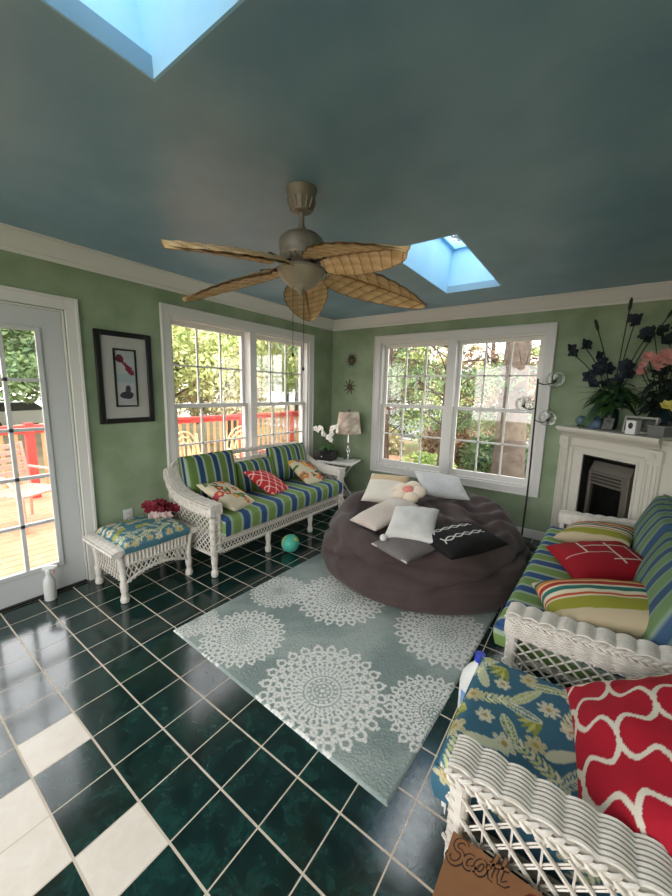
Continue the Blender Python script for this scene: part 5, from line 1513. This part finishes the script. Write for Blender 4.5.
def shrub(label, loc, R, leaf, n, s):
    t = thing('garden_shrub', label, 'shrub', loc, 0, 'shrubs outside the back window')
    rr = random.Random(int(loc[0] * 31)); mb = MB()
    for k in range(9):
        q = rr.uniform(0, 6.28); mb.tube([V(0, 0, 0), V(math.cos(q) * R * .4, math.sin(q) * R * .4, R * .6), V(math.cos(q) * R * .8, math.sin(q) * R * .8, R * 1.1)], [.02, .014, .005], n=5)
    obj('stem', mb, barkm[1], t)
    obj('foliage', cloud([(0, 0, R * .75, R, R, R * .7)], n, s), LV[leaf], t, smooth=False)
shrub('yellow-green shrub low at the right of the back window', (2.35, 6.4, GZ), .55, 3, 1800, .06)
shrub('russet shrub at the foot of the mullion of the back window', (.75, 6.0, GZ), .6, 2, 1500, .06)
shrub('bright green shrub behind the mullion of the back window', (.3, 6.9, GZ), .7, 3, 1800, .07)
shrub('bronze shrub low at the left of the back window', (-.9, 6.0, GZ), .7, 2, 1800, .06)
shrub('straw coloured shrub farther back in the garden', (-2.2, 9.0, GZ), .9, 4, 2000, .08)
for i, (x, y, R_, lf) in enumerate(((-4.2, 12.6, 2.2, 1), (-1.6, 13.2, 2.0, 3), (.8, 12.9, 2.2, 2), (3.1, 13.2, 2.1, 1), (5.4, 12.6, 2.2, 4), (3.6, 8.3, .8, 3), (1.2, 9.2, .9, 1), (-.3, 10.4, 1.0, 2), (2.9, 11.0, 1.0, 4), (-1.9, 7.6, .8, 3))):
    shrub(['dark green', 'light green', 'brown', 'deep green', 'straw toned', 'lime green', 'low evergreen', 'rust toned', 'pale tan', 'leafy green'][i] + (' tall shrub along the road' if i < 5 else ' shrub in the planting bed behind the house'), (x, y, GZ), R_, lf, 3000, .07)
# parked cars
def car(label, loc, rz, m_):
    t = thing('parked_car', label, 'car', loc, rz, 'cars beyond the garden')
    L_, W_ = 4.3, 1.75
    side = [(-2.15, .35), (2.15, .35), (2.15, .75), (1.95, .9), (1.1, .98), (.45, 1.42), (-1.2, 1.45), (-1.9, 1.0), (-2.15, .9)]
    X = Matrix(((1, 0, 0, 0), (0, 0, 1, 0), (0, 1, 0, 0), (0, 0, 0, 1)))
    mb = MB(); mb.prism(side, -W_ / 2, W_ / 2, X); obj('body', mb, m_, t, bevel=.06)
    mb = MB(); mb.prism([(.95, 1.0), (.42, 1.38), (-1.15, 1.4), (-1.7, 1.0)], -W_ / 2 - .01, W_ / 2 + .01, X); obj('side_glass', mb, M['black'], t, smooth=False)
    for x in (-1.35, 1.35):
        for y in (-W_ / 2 + .1, W_ / 2 - .1):
            mb = MB(); mb.lathe([(.2, -.11), (.31, -.11), (.33, 0), (.31, .11), (.2, .11)], 20, X=Matrix.Translation((x, y, .33)) @ Matrix.Rotation(PI / 2, 4, 'X')); obj('wheel', mb, M['black'], t)
car('white car parked beyond the lawn outside the door', (-20.0, 4.6, GZ), .35 + PI / 2, mat('white_car_paint', rgb(226, 228, 232), .3))
car('silver car parked on the road behind the back window', (-4.0, 17.0, GZ + .02), 0.05, mat('silver_car_paint', rgb(200, 204, 208), .3))
hs = thing('neighbour_house', 'grey sided house across the road beyond the back window', 'house', (6.0, 27, GZ), .1)
mb = MB(); mb.b2((-5, -3, 0), (5, 3, 3.0)); obj('siding', mb, mat('pale_grey_siding', rgb(178, 174, 172), .9), hs, smooth=False)
mb = MB(); mb.prism([(-3.4, 3.0), (3.4, 3.0), (0, 5.2)], -5.3, 5.3, X=Matrix(((0, 0, 1, 0), (1, 0, 0, 0), (0, 1, 0, 0), (0, 0, 0, 1)))); obj('roof', mb, mat('brown_shingle_roof', rgb(130, 112, 102), .9), hs, smooth=False)
for x in (-3, 0, 3):
    mb = MB(); mb.b2((x - .5, -3.05, 1.0), (x + .5, -2.99, 2.2)); obj('house_window', mb, M['black'], hs, smooth=False)
